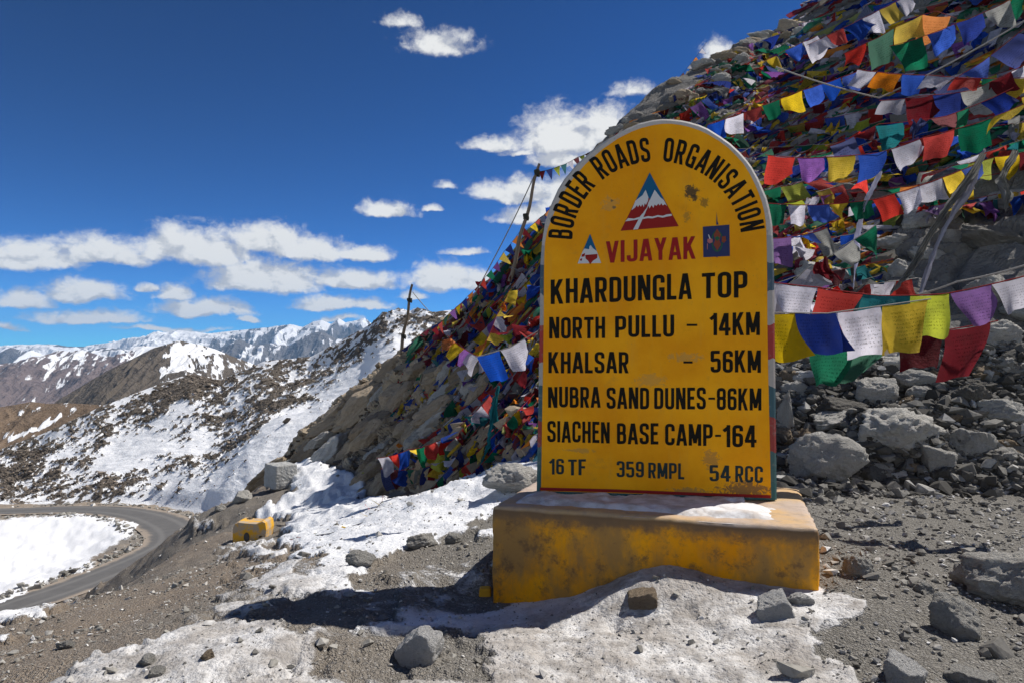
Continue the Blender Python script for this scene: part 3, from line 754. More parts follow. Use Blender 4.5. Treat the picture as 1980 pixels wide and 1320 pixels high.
scatter_rocks(85, (1500, 2050), (700, 925), (22, 60), [M_dark, M_gray, M_dark, M_brown], elong=1.15, sink=.3)  # mostly dark stone, standing in for shade between the boulders
scatter_rocks(35, (1500, 2100), (380, 700), (40, 100), [M_dark, M_gray], elong=1.5)

# ------------------------------------------------------------------ gravel and rubble: joined loose stones
def chip(seed):
    r = np.random.RandomState(seed); bm = bmesh.new()
    for _ in range(11):
        v = r.normal(size=3); v /= np.linalg.norm(v); v *= r.uniform(.75, 1.0); bm.verts.new(v * [1, .8, .62])
    res = bmesh.ops.convex_hull(bm, input=bm.verts); 
    junk = [e for e in res['geom_interior'] + res['geom_unused'] if isinstance(e, bmesh.types.BMVert)]
    junk = list(set(junk))
    if junk: bmesh.ops.delete(bm, geom=junk, context='VERTS')
    bm.verts.ensure_lookup_table(); bm.verts.index_update()
    v = np.array([x.co[:] for x in bm.verts]); f = np.array([[y.index for y in x.verts] for x in bm.faces]); bm.free(); return v, f
chips = [chip(s) for s in range(14)]
def chip_cloud(name, xy_z, sizes, mat, seed, label=None, kind='stuff', sink=.25, parent=None):
    r = np.random.RandomState(seed); V = []; Fc = []; base = 0; tone = []
    which = r.randint(0, len(chips), len(xy_z))
    for k in range(len(chips)):
        m = which == k; n = m.sum()
        if n == 0: continue
        v, f = chips[k]; s = sizes[m]; ang = r.uniform(0, 2 * np.pi, n); til = r.normal(0, .35, n)
        ca, sa = np.cos(ang), np.sin(ang); ct, st_ = np.cos(til), np.sin(til)
        X = v[None, :, 0] * np.ones((n, 1)); Y = v[None, :, 1] * ct[:, None] - v[None, :, 2] * st_[:, None]; Z = v[None, :, 1] * st_[:, None] + v[None, :, 2] * ct[:, None]
        x = X * ca[:, None] - Y * sa[:, None]; y = X * sa[:, None] + Y * ca[:, None]
        o = np.stack([x, y, Z], 2) * s[:, None, None] + xy_z[m][:, None, :]; o[:, :, 2] += (s * (.5 - sink))[:, None]
        V.append(o.reshape(-1, 3)); Fc.append((f[None] + (np.arange(n) * len(v))[:, None, None] + base).reshape(-1, 3)); base += n * len(v)
        tone.append(np.repeat(r.uniform(0, 1, n), len(v)))
    me = mesh_np(name, np.concatenate(V), np.concatenate(Fc), mat, False, {'tone': np.concatenate(tone)})
    o = link(name, me, parent, kind=kind)
    if label: o['label'] = label
    return o
def gravel_fn(cols):
    def fn(t, b):
        tn = t.attr('tone'); p = t.pos(); c = t.ramp(tn, cols); n = t.noise(p, 40, 3, .6)
        t.set(b.inputs['Base Color'], t.mix(t.ss(n, .4, .7, 0, .35), c, (.06, .055, .05)))
        t.set(b.inputs['Normal'], t.bump(n, .3, .01))
    return fn
GC = [(0, (.15, .142, .128)), (.35, (.25, .237, .212)), (.65, (.36, .345, .31)), (.88, (.48, .46, .43)), (1, (.75, .74, .72))]
M_gravel = material('gravel_stone', gravel_fn(GC), .93, .2)
rs_ = np.random.RandomState(3)
def sample_ground(n, r0, r1, a0=-50, a1=54, keep=.35, pw=1.0):
    az_ = np.radians(rs_.uniform(a0, a1, n)); r = np.exp(rs_.uniform(math.log(r0), math.log(r1), n))
    x = r * np.sin(az_); y = r * np.cos(az_); z, s, ic, px, py = ground_z(x, y)
    nz = fbm(np.stack([x, y, 0 * x], 1) * 1.7, 4, 66)
    k = (rs_.uniform(0, 1, n) > s * (1 - keep)) & (rs_.uniform(0, 1, n) < sstep(nz, .3, .62) + .25)
    rd, _ = road_dist(x, y); k &= rd > ROAD_W * .5 + .2
    return np.stack([x, y, z], 1)[k], r[k], px[k], s[k]
g, r, px, s = sample_ground(62000, 1.5, 9, pw=1)
kk = rs_.uniform(0, 1, len(g)) < np.where((px < 650) | (s > .5), .45, 1); g, r, px = g[kk], r[kk], px[kk]
right = np.where(px > 1450, 1.25, .85)
sz = rs_.lognormal(-5.1, .6, len(g)) * np.clip(r / 4, .7, 2.0) * right
chip_cloud('gravel', g, np.clip(sz, .003, .05), M_gravel, 5)
g, r, px, s = sample_ground(9000, 8, 60, -48, 10, .2)
kk = rs_.uniform(0, 1, len(g)) < .4; g, r = g[kk], r[kk]
chip_cloud('far_gravel', g, rs_.lognormal(-3.7, .5, len(g)) * np.clip(r / 16, .6, 3), M_gravel, 6)
g, r, px, s = sample_ground(600, 1.9, 9, keep=.12)
chip_cloud('rubble', g, np.clip(rs_.lognormal(-3.55, .4, len(g)), .015, .07) * np.where(px > 1450, 1.2, .8), M_gravel, 7)
# kerb of stones along the hairpin and rubble on the rims
idx = rs_.randint(20, len(road_c) - 20, 900); sd = rs_.choice([-1, 1], 900); ofs = ROAD_W * .5 + .35 + np.abs(rs_.normal(0, .5, 900)) + .8 * np.exp(-((idx - 60) / 22.) ** 2)
x = road_c[idx, 0] + nor[idx, 0] * sd * ofs + rs_.normal(0, .4, 900); y = road_c[idx, 1] + nor[idx, 1] * sd * ofs + rs_.normal(0, .4, 900)
z = ground_z(x, y)[0]; chip_cloud('roadside_rubble', np.stack([x, y, z], 1), rs_.lognormal(-1.7, .45, 900), M_gravel, 8)
# talus of small stones in the boulder bank
tp = []
for _ in range(5200):
    xx, yy = rs_.uniform(1480, 2080), rs_.uniform(640, 960)
    hh = hit(xx, yy)
    if hh: tp.append((*hh[0],))
M_talus = material('talus_stone', gravel_fn([(0, (.05, .047, .042)), (.5, (.12, .114, .103)), (.85, (.24, .23, .21)), (1, (.5, .49, .47))]), .93, .2)  # chips toned down so the gaps between boulders look shaded
tp = np.array(tp); chip_cloud('talus', tp, np.clip(rs_.lognormal(-3.3, .6, len(tp)), .012, .13), M_talus, 9)
tp = []
for _ in range(2600):
    xx = rs_.uniform(440, 1040); yy = rs_.uniform(620, 985)
    if not left_ok(xx, yy): continue
    hh = hit(xx, yy)
    if hh and hh[3] == 'h': tp.append((*hh[0],))
tp = np.array(tp); M_tgr = material('tan_rubble_stone', gravel_fn([(0, (.09, .07, .05)), (.5, (.2, .16, .115)), (1, (.4, .33, .24))]), .93, .2)
chip_cloud('outcrop_rubble', tp, np.clip(rs_.lognormal(-2.5, .5, len(tp)), .03, .3), M_tgr, 10)
# scree over the far snowy hill
mk = (sn2 < .36) & (tt > .03) & (tt < .99); ii = rs_.choice(np.where(mk)[0], 9000)
chip_cloud('scree', p2[ii] + rs_.normal(0, .15, (len(ii), 3)) * [1, 1, 0], rs_.lognormal(-1.75, .5, len(ii)), material('scree_stone', gravel_fn([(0, (.09, .075, .06)), (.5, (.18, .15, .12)), (1, (.34, .28, .23))]), .95, .1), 12)
mk = (sn2 > .42) & (sn2 < .8) & (tt > .03) & (tt < .97); ii = rs_.choice(np.where(mk)[0], 8000)
chip_cloud('scattered_scree', p2[ii], rs_.lognormal(-1.9, .45, len(ii)), bpy.data.materials['scree_stone'], 13)

# ================================================================== MILESTONE
ST, SD = .17, 4.20
def on_slab(px, py, off=0.0):
    r = ray(px, py); k = SD / (r.y + ST * r.x); p = EYE + r * k
    n = Vector((-ST, -1, 0)).normalized(); return p + n * off
sl_n = Vector((-ST, -1, 0)).normalized(); sl_x = Vector((1, -ST, 0)).normalized()
milestone = bpy.data.objects.new('milestone', None); C.objects.link(milestone)
milestone['label'] = 'big round-topped yellow milestone slab with black place names, on a yellow concrete plinth'; milestone['category'] = 'milestone'
mo = Vector((1.05, 4.0, .15)); milestone.location = mo
def mlink(name, verts, faces, mat, parent=None, smooth=False, **props):
    me = bpy.data.meshes.new(name)
    off = mo
    me.from_pydata([tuple(Vector(v) - off) for v in verts], [], faces); me.materials.append(mat); me.update()
    if smooth: me.polygons.foreach_set('use_smooth', [True] * len(me.polygons))
    o = bpy.data.objects.new(name, me); C.objects.link(o); o.parent = parent or milestone
    for k, v in props.items(): o[k] = v
    return o
def c5(x, y): return 1030 + x / 4.125, 220 + y / 4.125
def cz(x, y): return 1080 + x / 5.21, 320 + y / 5.21
outer = [(1037,959),(1038,900),(1040,800),(1042,680),(1043.5,600)] + [c5(*q) for q in [(55,1320),(62,1150),(75,1000),(100,850),(150,710),(200,600),(250,520),(350,400),(480,285),(600,200),(750,115),(850,72),(950,48),(1030,38),(1100,40),(1180,48),(1250,62),(1330,85),(1400,115),(1500,178),(1580,235),(1650,300),(1700,355),(1750,420),(1800,510),(1840,600),(1870,670),(1890,745),(1905,820),(1915,890),(1925,1050),(1930,1320)]] + [(1499,650),(1500.5,750),(1502,880),(1503,966)]
inner = [(1046,948),(1047,900),(1048.5,800),(1050.5,680),(1051.5,600)] + [c5(*q) for q in [(90,1320),(92,1150),(98,1030),(120,920),(180,770),(235,650),(300,545),(420,405),(560,283),(680,200),(790,145),(870,115),(950,95),(1030,83),(1100,82),(1180,92),(1250,108),(1330,135),(1400,168),(1490,222),(1560,275),(1620,335),(1680,400),(1730,480),(1770,560),(1800,630),(1830,715),(1848,790),(1858,860),(1864,950),(1868,1100),(1870,1320)]] + [(1484,650),(1486,750),(1489,880),(1491,961)]
O3 = [on_slab(*p) for p in outer]; cen = sum(O3, Vector()) / len(O3)
TH = .13
def rim_fn(t, b):
    p = t.pos(); n = t.noise(p, 3.2, 4, .6); n2 = t.noise(p, 25, 5, .65)
    z = t.math('ADD', t.sep(p)[2], t.math('MULTIPLY', t.math('SUBTRACT', n, .5), .25))
    f = t.math('DIVIDE', t.math('SUBTRACT', z, .4), 2.5)
    c = t.ramp(f, [(0, (.04, .12, .12)), (.10, (.06, .13, .13)), (.16, (.30, .05, .04)), (.22, (.05, .11, .13)), (.30, (.42, .38, .34)), (.36, (.36, .04, .035)), (.44, (.40, .36, .33)), (.52, (.06, .10, .14)), (.60, (.34, .34, .34)), (.66, (.50, .46, .42))], 'CONSTANT')
    c = t.mix(t.ss(n2, .52, .75, 0, .7), c, (.30, .27, .24))
    t.set(b.inputs['Base Color'], c); t.set(b.inputs['Normal'], t.bump(n2, .35, .006))
M_rim = material('painted_rim', rim_fn, .7, .3)
def yellow_fn(smudges, dirty):
    def fn(t, b):
        p = t.pos(); n = t.noise(p, 2.3, 6, .6); n2 = t.noise(p, 12, 7, .7); n3 = t.noise(p, 90, 3, .6); nsm = t.noise(p, 38, 6, .7, .6)
        c = t.mix(t.ss(n, .3, .7), (.84, .315, .002), (.98, .43, .006)); c = t.mix(t.ss(t.noise(t.vmath('MULTIPLY', p, (1, 1, .12)), 22, 4, .6), .52, .8, 0, .28), c, (.72, .36, .05)); c = t.mix(t.ss(t.noise(p, 5.5, 8, .75), .57, .72, 0, .35), c, (.52, .25, .04))
        c = t.mix(t.ss(n2, .55, .8, 0, .30 + dirty * .3), c, (.55, .22, .01))
        if dirty:
            gr = t.noise(t.vmath('MULTIPLY', p, (1, 1, .55)), 3.1, 7, .68)
            c = t.mix(t.ss(gr, .38, .64, 0, .85), c, (.31, .19, .075))
            gr2 = t.noise(p, 9, 8, .75)
            c = t.mix(t.ss(gr2, .50, .66, 0, .75), c, (.14, .085, .05))
            zz = t.math('ADD', t.sep(p)[2], t.math('MULTIPLY', t.math('SUBTRACT', n2, .5), .14))
            c = t.mix(t.ss(zz, .40, .47, 0, .88), c, (.16, .11, .075))
            zz2 = t.math('ADD', t.sep(p)[2], t.math('MULTIPLY', t.math('SUBTRACT', n2, .5), .30))
            c = t.mix(t.ss(zz2, .38, .49, 0, .45), c, (.22, .13, .06))
            nz = t.sep(t.new('ShaderNodeNewGeometry').outputs['Normal'])[2]
            top = t.mix(t.ss(n, .4, .6), (.50, .40, .33), (.60, .40, .20))
            top = t.mix(t.ss(n2, .45, .7, 0, .6), top, (.30, .24, .19))
            c = t.mix(t.ss(nz, .4, .7), c, top)
        for (q, rx, rz, col, th, wgt) in smudges:
            d = t.vmath('MULTIPLY', t.vmath('SUBTRACT', p, tuple(q)), (1 / rx, 0, 1 / rz))
            L = t.vmath('LENGTH', d, out=1)
            m = t.ss(t.math('ADD', L, t.math('MULTIPLY', t.math('SUBTRACT', nsm, .5), 3.6)), 1.0, .5, 0, wgt)
            c = t.mix(m, c, col)
        sp = t.voro(p, 26); c = t.mix(t.ss(sp, .07, .03, 0, .6), c, (.30, .17, .06))
        t.set(b.inputs['Base Color'], c); t.set(b.inputs['Roughness'], t.mix(n2, (.42,) * 3, (.7,) * 3))
        h = t.math('ADD', t.math('MULTIPLY', n2, .5), t.math('MULTIPLY', n3, .25)); t.set(b.inputs['Normal'], t.bump(h, .35 + .3 * dirty, .008))
    return fn
sm = []
for (x, y, rx, ry, col, w) in [(1335,372,.045,.04,(.09,.06,.03),.95),(1342,382,.03,.02,(.07,.05,.03),.9),(1362,392,.025,.035,(.16,.10,.03),.7),(1328,418,.02,.05,(.30,.18,.04),.6),
                               (1183,388,.010,.010,(.05,.04,.03),1),(1188,401,.012,.010,(.05,.04,.03),1),(1180,395,.06,.05,(.48,.30,.10),.45),(1325,690,.10,.03,(.50,.30,.08),.6),
                               (1260,735,.10,.04,(.52,.30,.08),.5),(1375,888,.05,.07,(.38,.2,.06),.65),(1440,945,.17,.05,(.20,.11,.05),.85),(1330,950,.12,.03,(.32,.2,.07),.7),(1120,870,.1,.015,(.4,.25,.08),.5)]:
    sm.append((on_slab(x, y), rx, ry, col, 0, w))
M_yellow = material('yellow_paint', yellow_fn(sm, 0), .55, .12)
M_yellow_d = material('grimy_yellow_paint', yellow_fn([], 1), .7, .12)

def shrink(pts3, amt):
    out = []
    n = len(pts3)
    for i, p in enumerate(pts3):
        a = pts3[max(i - 1, 0)]; b_ = pts3[min(i + 1, n - 1)]; tg = (b_ - a).normalized()
        inn = sl_n.cross(tg).normalized()
        if (cen - p).dot(inn) < 0: inn = -inn
        out.append(p + inn * amt)
    return out
bev = .013
ringA = shrink(O3, bev); ringB = [p - sl_n * bev for p in O3]; ringC = [p - sl_n * (TH - bev) for p in O3]; ringD = [p - sl_n * TH for p in shrink(O3, bev)]
verts = ringA + ringB + ringC + ringD; n = len(O3); faces = []
for r_ in range(3):
    for i in range(n - 1):
        a = r_ * n + i; faces.append((a, a + 1, a + 1 + n, a + n))
faces.append(tuple(range(n - 1, -1, -1))); faces.append(tuple(range(3 * n, 4 * n)))
faces.append((0, n, 2 * n, 3 * n, 4 * n - 1, 3 * n - 1, 2 * n - 1, n - 1))
slab = mlink('slab', verts, faces, M_rim)
panel = mlink('face_panel', [on_slab(x, y, .002) for x, y in inner] + [on_slab(x, y, -.006) for x, y in inner],
              [tuple(range(len(inner) - 1, -1, -1))] + [(i, i + 1, i + 1 + len(inner), i + len(inner)) for i in range(len(inner) - 1)], M_yellow)

def paint(col, name, rough=.5):
    def fn(t, b):
        p = t.pos(); n = t.noise(p, 30, 5, .65); n2 = t.noise(p, 4, 4, .6)
        c = t.mix(t.ss(n, .60, .85, 0, .35), col, tuple(min(1, x * 1.5 + .05) for x in col)); c = t.mix(t.ss(n2, .55, .7, 0, .25), c, tuple(x * .7 + .02 for x in col))
        t.set(b.inputs['Base Color'], c)
    return material(name, fn, .65, .1)
M_black = paint((.012, .010, .007), 'black_lettering_paint'); M_green_black = paint((.025, .04, .04), 'dark_green_lettering_paint'); M_redp = paint((.33, .018, .018), 'red_lettering_paint')
M_bluep = paint((.012, .11, .23), 'blue_emblem_paint'); M_whitep = paint((.62, .62, .62), 'white_emblem_paint'); M_maroon = paint((.30, .02, .018), 'maroon_emblem_paint'); M_navy = paint((.035, .045, .12), 'navy_emblem_paint')
M_greenp = paint((.03, .12, .06), 'green_emblem_paint'); M_pinkp = paint((.45, .16, .16), 'pink_emblem_paint'); M_rust = paint((.24, .06, .035), 'rust_emblem_paint')

# ---- brush lettering: each glyph a union of butt-ended strokes, contoured on a grid
TK = .145
def glyph(ch):
    W = .43; h = TK / 2; l = h; r = W - h; b = h; t = 1 - h; m = .5; S = []
    R = .13
    def rp(pts_, closed=False):   # pts: (x,y[,radius])
        pts_ = [(p[0], p[1], p[2] if len(p) > 2 else 0) for p in pts_]; out = []; n_ = len(pts_)
        for i, (x, y, rr) in enumerate(pts_):
            if rr == 0 or (not closed and i in (0, n_ - 1)): out.append((x, y)); continue
            a = Vector(pts_[i - 1][:2]); c = Vector((x, y)); d = Vector(pts_[(i + 1) % n_][:2])
            u1 = (a - c); u2 = (d - c); r1 = min(rr, u1.length * .5, u2.length * .5); p0 = c + u1.normalized() * r1; p1 = c + u2.normalized() * r1
            for k in range(6):
                q = k / 5; z = p0 * (1 - q) ** 2 + c * 2 * q * (1 - q) + p1 * q * q; out.append((z.x, z.y))
        if closed: out.append(out[0])
        S.append((out, closed))
    if ch == 'A': W = .46; c = W / 2; rp([(.045, -.1), (c - .015, 1.05)]); rp([(W - .045, -.1), (c + .015, 1.05)]); rp([(.13, .27), (W - .13, .27)])
    elif ch == 'B': rp([(l, b), (r, b, R), (r, m + .02, R), (l, m + .02)], True); rp([(l, m + .02), (r - .02, m + .02, R), (r - .02, t, R), (l, t)], True)
    elif ch == 'C': rp([(r, .66), (r, t, R), (l, t, R), (l, b, R), (r, b, R), (r, .34)])
    elif ch == 'D': rp([(l, b), (r, b, R + .03), (r, t, R + .03), (l, t)], True)
    elif ch == 'E': W = .36; rp([(l, 0), (l, 1)]); rp([(l, b), (W, b)]); rp([(l, m + .02), (W - .04, m + .02)]); rp([(l, t), (W, t)])
    elif ch == 'F': W = .36; rp([(l, 0), (l, 1)]); rp([(l, m), (W - .04, m)]); rp([(l, t), (W, t)])
    elif ch == 'G': rp([(r, .68), (r, t, R), (l, t, R), (l, b, R), (r, b, R * .8), (r, .43)]); rp([(.23, .43), (W, .43)]) ; rp([(r, .47), (r, .0)])
    elif ch == 'H': rp([(l, 0), (l, 1)]); rp([(r, 0), (r, 1)]); rp([(l, m), (r, m)])
    elif ch == 'I': W = TK; rp([(h, 0), (h, 1)])
    elif ch == 'J': W = .40; r = W - h; rp([(r, 1), (r, b, R), (l, b, R), (l, .30)])
    elif ch == 'K': W = .46; rp([(l, 0), (l, 1)]); rp([(W - .05, 1.1), (l + .02, .36)]); rp([(.19, .62), (W - .045, -.1)])
    elif ch == 'L': W = .34; rp([(l, 0), (l, 1)]); rp([(l, b), (W, b)])
    elif ch == 'M': W = .56; r = W - h; c = W / 2; rp([(l, 0), (l, 1)]); rp([(r, 0), (r, 1)]); rp([(l + .01, 1.05), (c, .12)]); rp([(r - .01, 1.05), (c, .12)])
    elif ch == 'N': W = .45; r = W - h; rp([(l, 0), (l, 1)]); rp([(r, 0), (r, 1)]); rp([(l + .005, 1.08), (r - .005, -.08)])
    elif ch == 'O': rp([(l, b, .16), (r, b, .16), (r, t, .16), (l, t, .16)], True)
    elif ch == 'P': rp([(l, .42), (r, .42, R), (r, t, R), (l, t)], True); rp([(l, 0), (l, 1)])
    elif ch == 'R': rp([(l, .45), (r - .01, .45, R), (r - .01, t, R), (l, t)], True); rp([(l, 0), (l, 1)]); rp([(.21, .50), (W - .05, -.1)])
    elif ch == 'S': rp([(r, .70), (r, t, R), (l, t, R), (l, .56, R), (r, .44, R), (r, b, R), (l, b, R), (l, .30)])
    elif ch == 'T': W = .42; rp([(W / 2, 0), (W / 2, 1)]); rp([(0, t), (W, t)])
    elif ch == 'U': rp([(l, 1), (l, b, .15), (r, b, .15), (r, 1)])
    elif ch == 'V': W = .46; c = W / 2; rp([(.05, 1.08), (c, 0.0)]); rp([(W - .05, 1.08), (c, 0.0)])
    elif ch == 'Y': W = .46; c = W / 2; rp([(.05, 1.08), (c, .42)]); rp([(W - .05, 1.08), (c, .42)]); rp([(c, .5), (c, 0)])
    elif ch == '1': W = .27; rp([(W - h, 0), (W - h, 1)]); rp([(W - h, .90), (.0, .72)])
    elif ch == '3': rp([(l, .74), (l, t, R), (r, t, R), (r, .52, R * .7), (.15, .52)]); rp([(.15, .52), (r, .52, R * .7), (r, b, R), (l, b, R), (l, .26)])
    elif ch == '4': W = .46; rp([(.31, 0), (.31, 1)]); rp([(0, .28), (W, .28)]); rp([(.285, 1.05), (.045, .26)])
    elif ch == '5': rp([(r + .03, t), (l, t), (l, .55, .02), (r, .60, R), (r, b, R), (l, b, R), (l, .26)])
    elif ch == '6': rp([(r, .72), (r, t, R), (l, t, R), (l, b, R), (r, b, R), (r, .56, R), (l, .56)])
    elif ch == '9': rp([(l, .28), (l, b, R), (r, b, R), (r, t, R), (l, t, R), (l, .44, R), (r, .44)])
    elif ch == '8': rp([(l, b, R), (r, b, R), (r, .53, R * .8), (l, .53, R * .8)], True); rp([(l, .53, R * .8), (r, .53, R * .8), (r, t, R), (l, t, R)], True)
    elif ch == '-': W = .44; rp([(0.02, m), (W - .02, m)])
    return W, S
_gc = {}
def glyph_poly(ch):
    if ch in _gc: return _gc[ch]
    W, S = glyph(ch); hs_ = .0145; x0 = -.06; nx = int((W + .12) / hs_) + 2; ny = int(1.12 / hs_) + 2
    X, Y = np.meshgrid(x0 + np.arange(nx) * hs_, -.06 + np.arange(ny) * hs_); sd = np.full(X.shape, 9.0); hw = TK / 2
    for pl, closed in S:
        for i in range(len(pl) - 1):
            a = np.array(pl[i]); b = np.array(pl[i + 1]); L = np.linalg.norm(b - a)
            if L < 1e-6: continue
            d = (b - a) / L; px_ = (X - a[0]) * d[0] + (Y - a[1]) * d[1]; py_ = -(X - a[0]) * d[1] + (Y - a[1]) * d[0]
            qx = np.abs(px_ - L / 2) - L / 2; qy = np.abs(py_) - hw
            s_ = np.hypot(np.maximum(qx, 0), np.maximum(qy, 0)) + np.minimum(np.maximum(qx, qy), 0); sd = np.minimum(sd, s_)
            if i > 0 or closed: sd = np.minimum(sd, np.hypot(X - a[0], Y - a[1]) - hw)
    if ch not in '-': sd = np.maximum(sd, np.abs(Y - .5) - .5)
    # marching squares, convex polygon per cell
    V = []; key = {}; Fs = []
    def vid(k, p):
        if k not in key: key[k] = len(V); V.append(p)
        return key[k]
    for j in range(ny - 1):
        for i in range(nx - 1):
            c = [(i, j), (i + 1, j), (i + 1, j + 1), (i, j + 1)]; s4 = [sd[q[1], q[0]] for q in c]
            if min(s4) >= 0: continue
            poly = []
            for k in range(4):
                a, b = c[k], c[(k + 1) % 4]; sa, sb = s4[k], s4[(k + 1) % 4]
                if sa < 0: poly.append(vid(('v', a), (X[a[1], a[0]], Y[a[1], a[0]])))
                if (sa < 0) != (sb < 0):
                    t_ = sa / (sa - sb); kk = ('e',) + tuple(sorted((a, b)))
                    poly.append(vid(kk, (X[a[1], a[0]] * (1 - t_) + X[b[1], b[0]] * t_, Y[a[1], a[0]] * (1 - t_) + Y[b[1], b[0]] * t_)))
            if len(poly) >= 3: Fs.append(tuple(poly))
    _gc[ch] = (W, V, Fs); return _gc[ch]
def dissolve_flat(o):
    bm = bmesh.new(); bm.from_mesh(o.data); bmesh.ops.dissolve_limit(bm, angle_limit=.02, verts=bm.verts, edges=bm.edges)
    bmesh.ops.triangulate(bm, faces=bm.faces); bm.to_mesh(o.data); bm.free()
jr = random.Random(8)
def word(text, xl, bl, tl, xr, br, tr, mat, off=.004):
    gap = .085; tot = sum(glyph_poly(c)[0] for c in text) + gap * (len(text) - 1); V = []; Fs = []; x = 0
    for c in text:
        W, v, f = glyph_poly(c); b0 = len(V); jy = jr.uniform(-.012, .012)
        for (gx0, gy0) in v:
            a = (x + gx0) / tot; y0 = bl + (br - bl) * a; y1 = tl + (tr - tl) * a
            V.append(on_slab(xl + (xr - xl) * a + (gy0 - .5) * .0, y0 + (y1 - y0) * (gy0 + jy), off))
        Fs += [tuple(i + b0 for i in q[::-1]) for q in f]; x += W + gap
    o = mlink('lettering', V, Fs, mat, panel); dissolve_flat(o); return o
W_ = [('KHARDUNGLA',1065,588.3,541,1337,578.7,528.5),('TOP',1357,577.6,529,1445,575,523.5),('NORTH',1062,655,613.5,1170,653.5,612.5),('PULLU',1189.5,653,611.5,1303.5,651,608.5),
 ('14KM',1373.6,649,606.5,1469,648,603),('KHALSAR',1060.6,720.8,680,1215.5,721,680),('56KM',1374,719,677,1471,720,676.6),('NUBRA',1060,787,747,1161,787.7,747.5),('SAND',1173,789,748,1255,790,748.5),
 ('DUNES',1265,790,749,1364.7,791,748.5),('86KM',1386,792,749.6,1472,792.3,749.6),('SIACHEN',1058.5,853.5,812.6,1179,856,815),('BASE',1193,857,817,1273,858,817),('CAMP',1286,859.6,818,1378,861.7,819.7),('164',1399,863,820.4,1462.6,863.5,821)]
for w in W_: word(*w, M_black)
for w in [('16',1063,916.5,885.6,1090.6,916,886.5),('TF',1098.7,917.6,887,1133,917.6,887),('359',1192.4,921,890,1245,922,891.6),('RMPL',1253.6,923,893,1323,925.5,894.5),('54',1372,929,898,1412.7,930,899),('RCC',1421.6,931,899,1475,932.6,900.5)]:
    word(*w, M_green_black)
for (x0, x1, y) in [(1326.6,1349,628.3),(1320.5,1340,699.7),(1369,1383,769.5),(1382,1394.5,841.5)]:
    word('-', x0, y + 14, y - 14, x1, y + 14, y - 14, M_black)
word('VIJAYAK', 1172, 509, 467.4, 1345, 500.4, 456.7, M_redp)
# arc lettering
def arc_word(text, a0, a1, cx, cy0, rx0, ry0, hgt):
    gap = .07; tot = sum(glyph_poly(c)[0] for c in text) + gap * (len(text) - 1); V = []; Fs = []; x = 0
    for c in text:
        W, v, f = glyph_poly(c); b0 = len(V)
        am = a0 + (a1 - a0) * (x + W / 2) / tot; q = math.radians(am)
        base = Vector((cx + rx0 * math.sin(q), cy0 - ry0 * math.cos(q))); tg = Vector((rx0 * math.cos(q), ry0 * math.sin(q)))
        per = tg.length * math.radians(abs(a1 - a0)) / tot; tg.normalize(); up = Vector((tg.y, -tg.x))
        for (gx0, gy0) in v:
            p = base + tg * ((gx0 - W / 2) * per) + up * ((gy0) * hgt); V.append(on_slab(p.x, p.y, .004))
        Fs += [tuple(i + b0 for i in qq[::-1]) for qq in f]; x += W + gap
    o = mlink('lettering', V, Fs, M_black, panel); dissolve_flat(o)
ARC = (1270, 466, 163, 153, 47)
arc_word('BORDER', -89, -46, *ARC); arc_word('ROADS', -40, -4, *ARC); arc_word('ORGANISATION', 4, 84, *ARC)

def flat(name, pts_px, mat, off, tr=cz, parent=None):
    v = [on_slab(*tr(*p), off) for p in pts_px]; o = mlink(name, v, [tuple(range(len(v) - 1, -1, -1))], mat, parent or panel)
    bm = bmesh.new(); bm.from_mesh(o.data); bmesh.ops.triangulate(bm, faces=bm.faces); bm.to_mesh(o.data); bm.free(); return o
flat('emblem', [(625,662),(918,75),(1210,615)], M_maroon, .004)
flat('emblem', [(773,365),(918,75),(1070,358),(1055,342),(1025,330),(968,258),(925,345),(905,330),(877,255),(845,310)], M_bluep, .005)
flat('emblem', [(735,455),(775,360),(845,305),(877,250),(905,325),(900,380),(885,410),(868,385),(858,425),(845,395),(828,420),(815,400),(800,425),(790,405),(770,430)], M_whitep, .006)
flat('emblem', [(905,370),(925,340),(968,250),(1025,325),(1060,352),(1092,412),(1070,395),(1050,408),(1035,385),(1018,408),(1005,388),(985,412),(968,398),(955,432),(938,405),(915,438),(905,410),(890,440)], M_whitep, .006)
flat('emblem', [(890,430),(905,410),(870,490),(800,646),(752,650),(820,520)], M_whitep, .007)
flat('emblem', [(672,568),(700,535),(760,540),(820,522),(815,545),(760,555),(715,562)], M_whitep, .0062)
flat('emblem', [(850,528),(900,515),(945,520),(1000,505),(1050,512),(1090,497),(1138,493),(1140,512),(1090,520),(1050,530),(1000,522),(945,538),(900,535),(845,545)], M_whitep, .0062)
flat('emblem', [(908,350),(915,356),(850,488),(838,485)], M_maroon, .0082)
flat('emblem', [(192,990),(318,692),(430,985)], M_whitep, .004)
flat('emblem', [(245,865),(318,692),(385,865),(345,835),(325,805),(315,850),(295,845),(262,840)], M_bluep, .005)
flat('emblem', [(270,905),(392,895),(390,935),(345,965),(318,1000),(300,965),(272,940)], M_maroon, .0055)
flat('emblem', [(235,900),(268,885),(262,920),(232,925)], M_maroon, .005); flat('emblem', [(218,945),(238,938),(236,962),(216,962)], M_maroon, .005)
flat('emblem', [(305,885),(312,820),(322,805),(332,850),(334,888)], M_whitep, .0062)
flat('emblem', [(1453,620),(1720,600),(1725,915),(1458,928)], M_navy, .004)
def ell(cx, cy0, rx, ry, n=24, a0=0, a1=360): return [(cx + rx * math.cos(math.radians(a0 + (a1 - a0) * k / n)), cy0 - ry * math.sin(math.radians(a0 + (a1 - a0) * k / n))) for k in range(n if a1 - a0 == 360 else n + 1)][::-1]
flat('emblem', ell(1597, 765, 58, 108), M_greenp, .005)
flat('emblem', ell(1597, 765, 46, 92), M_navy, .0056)
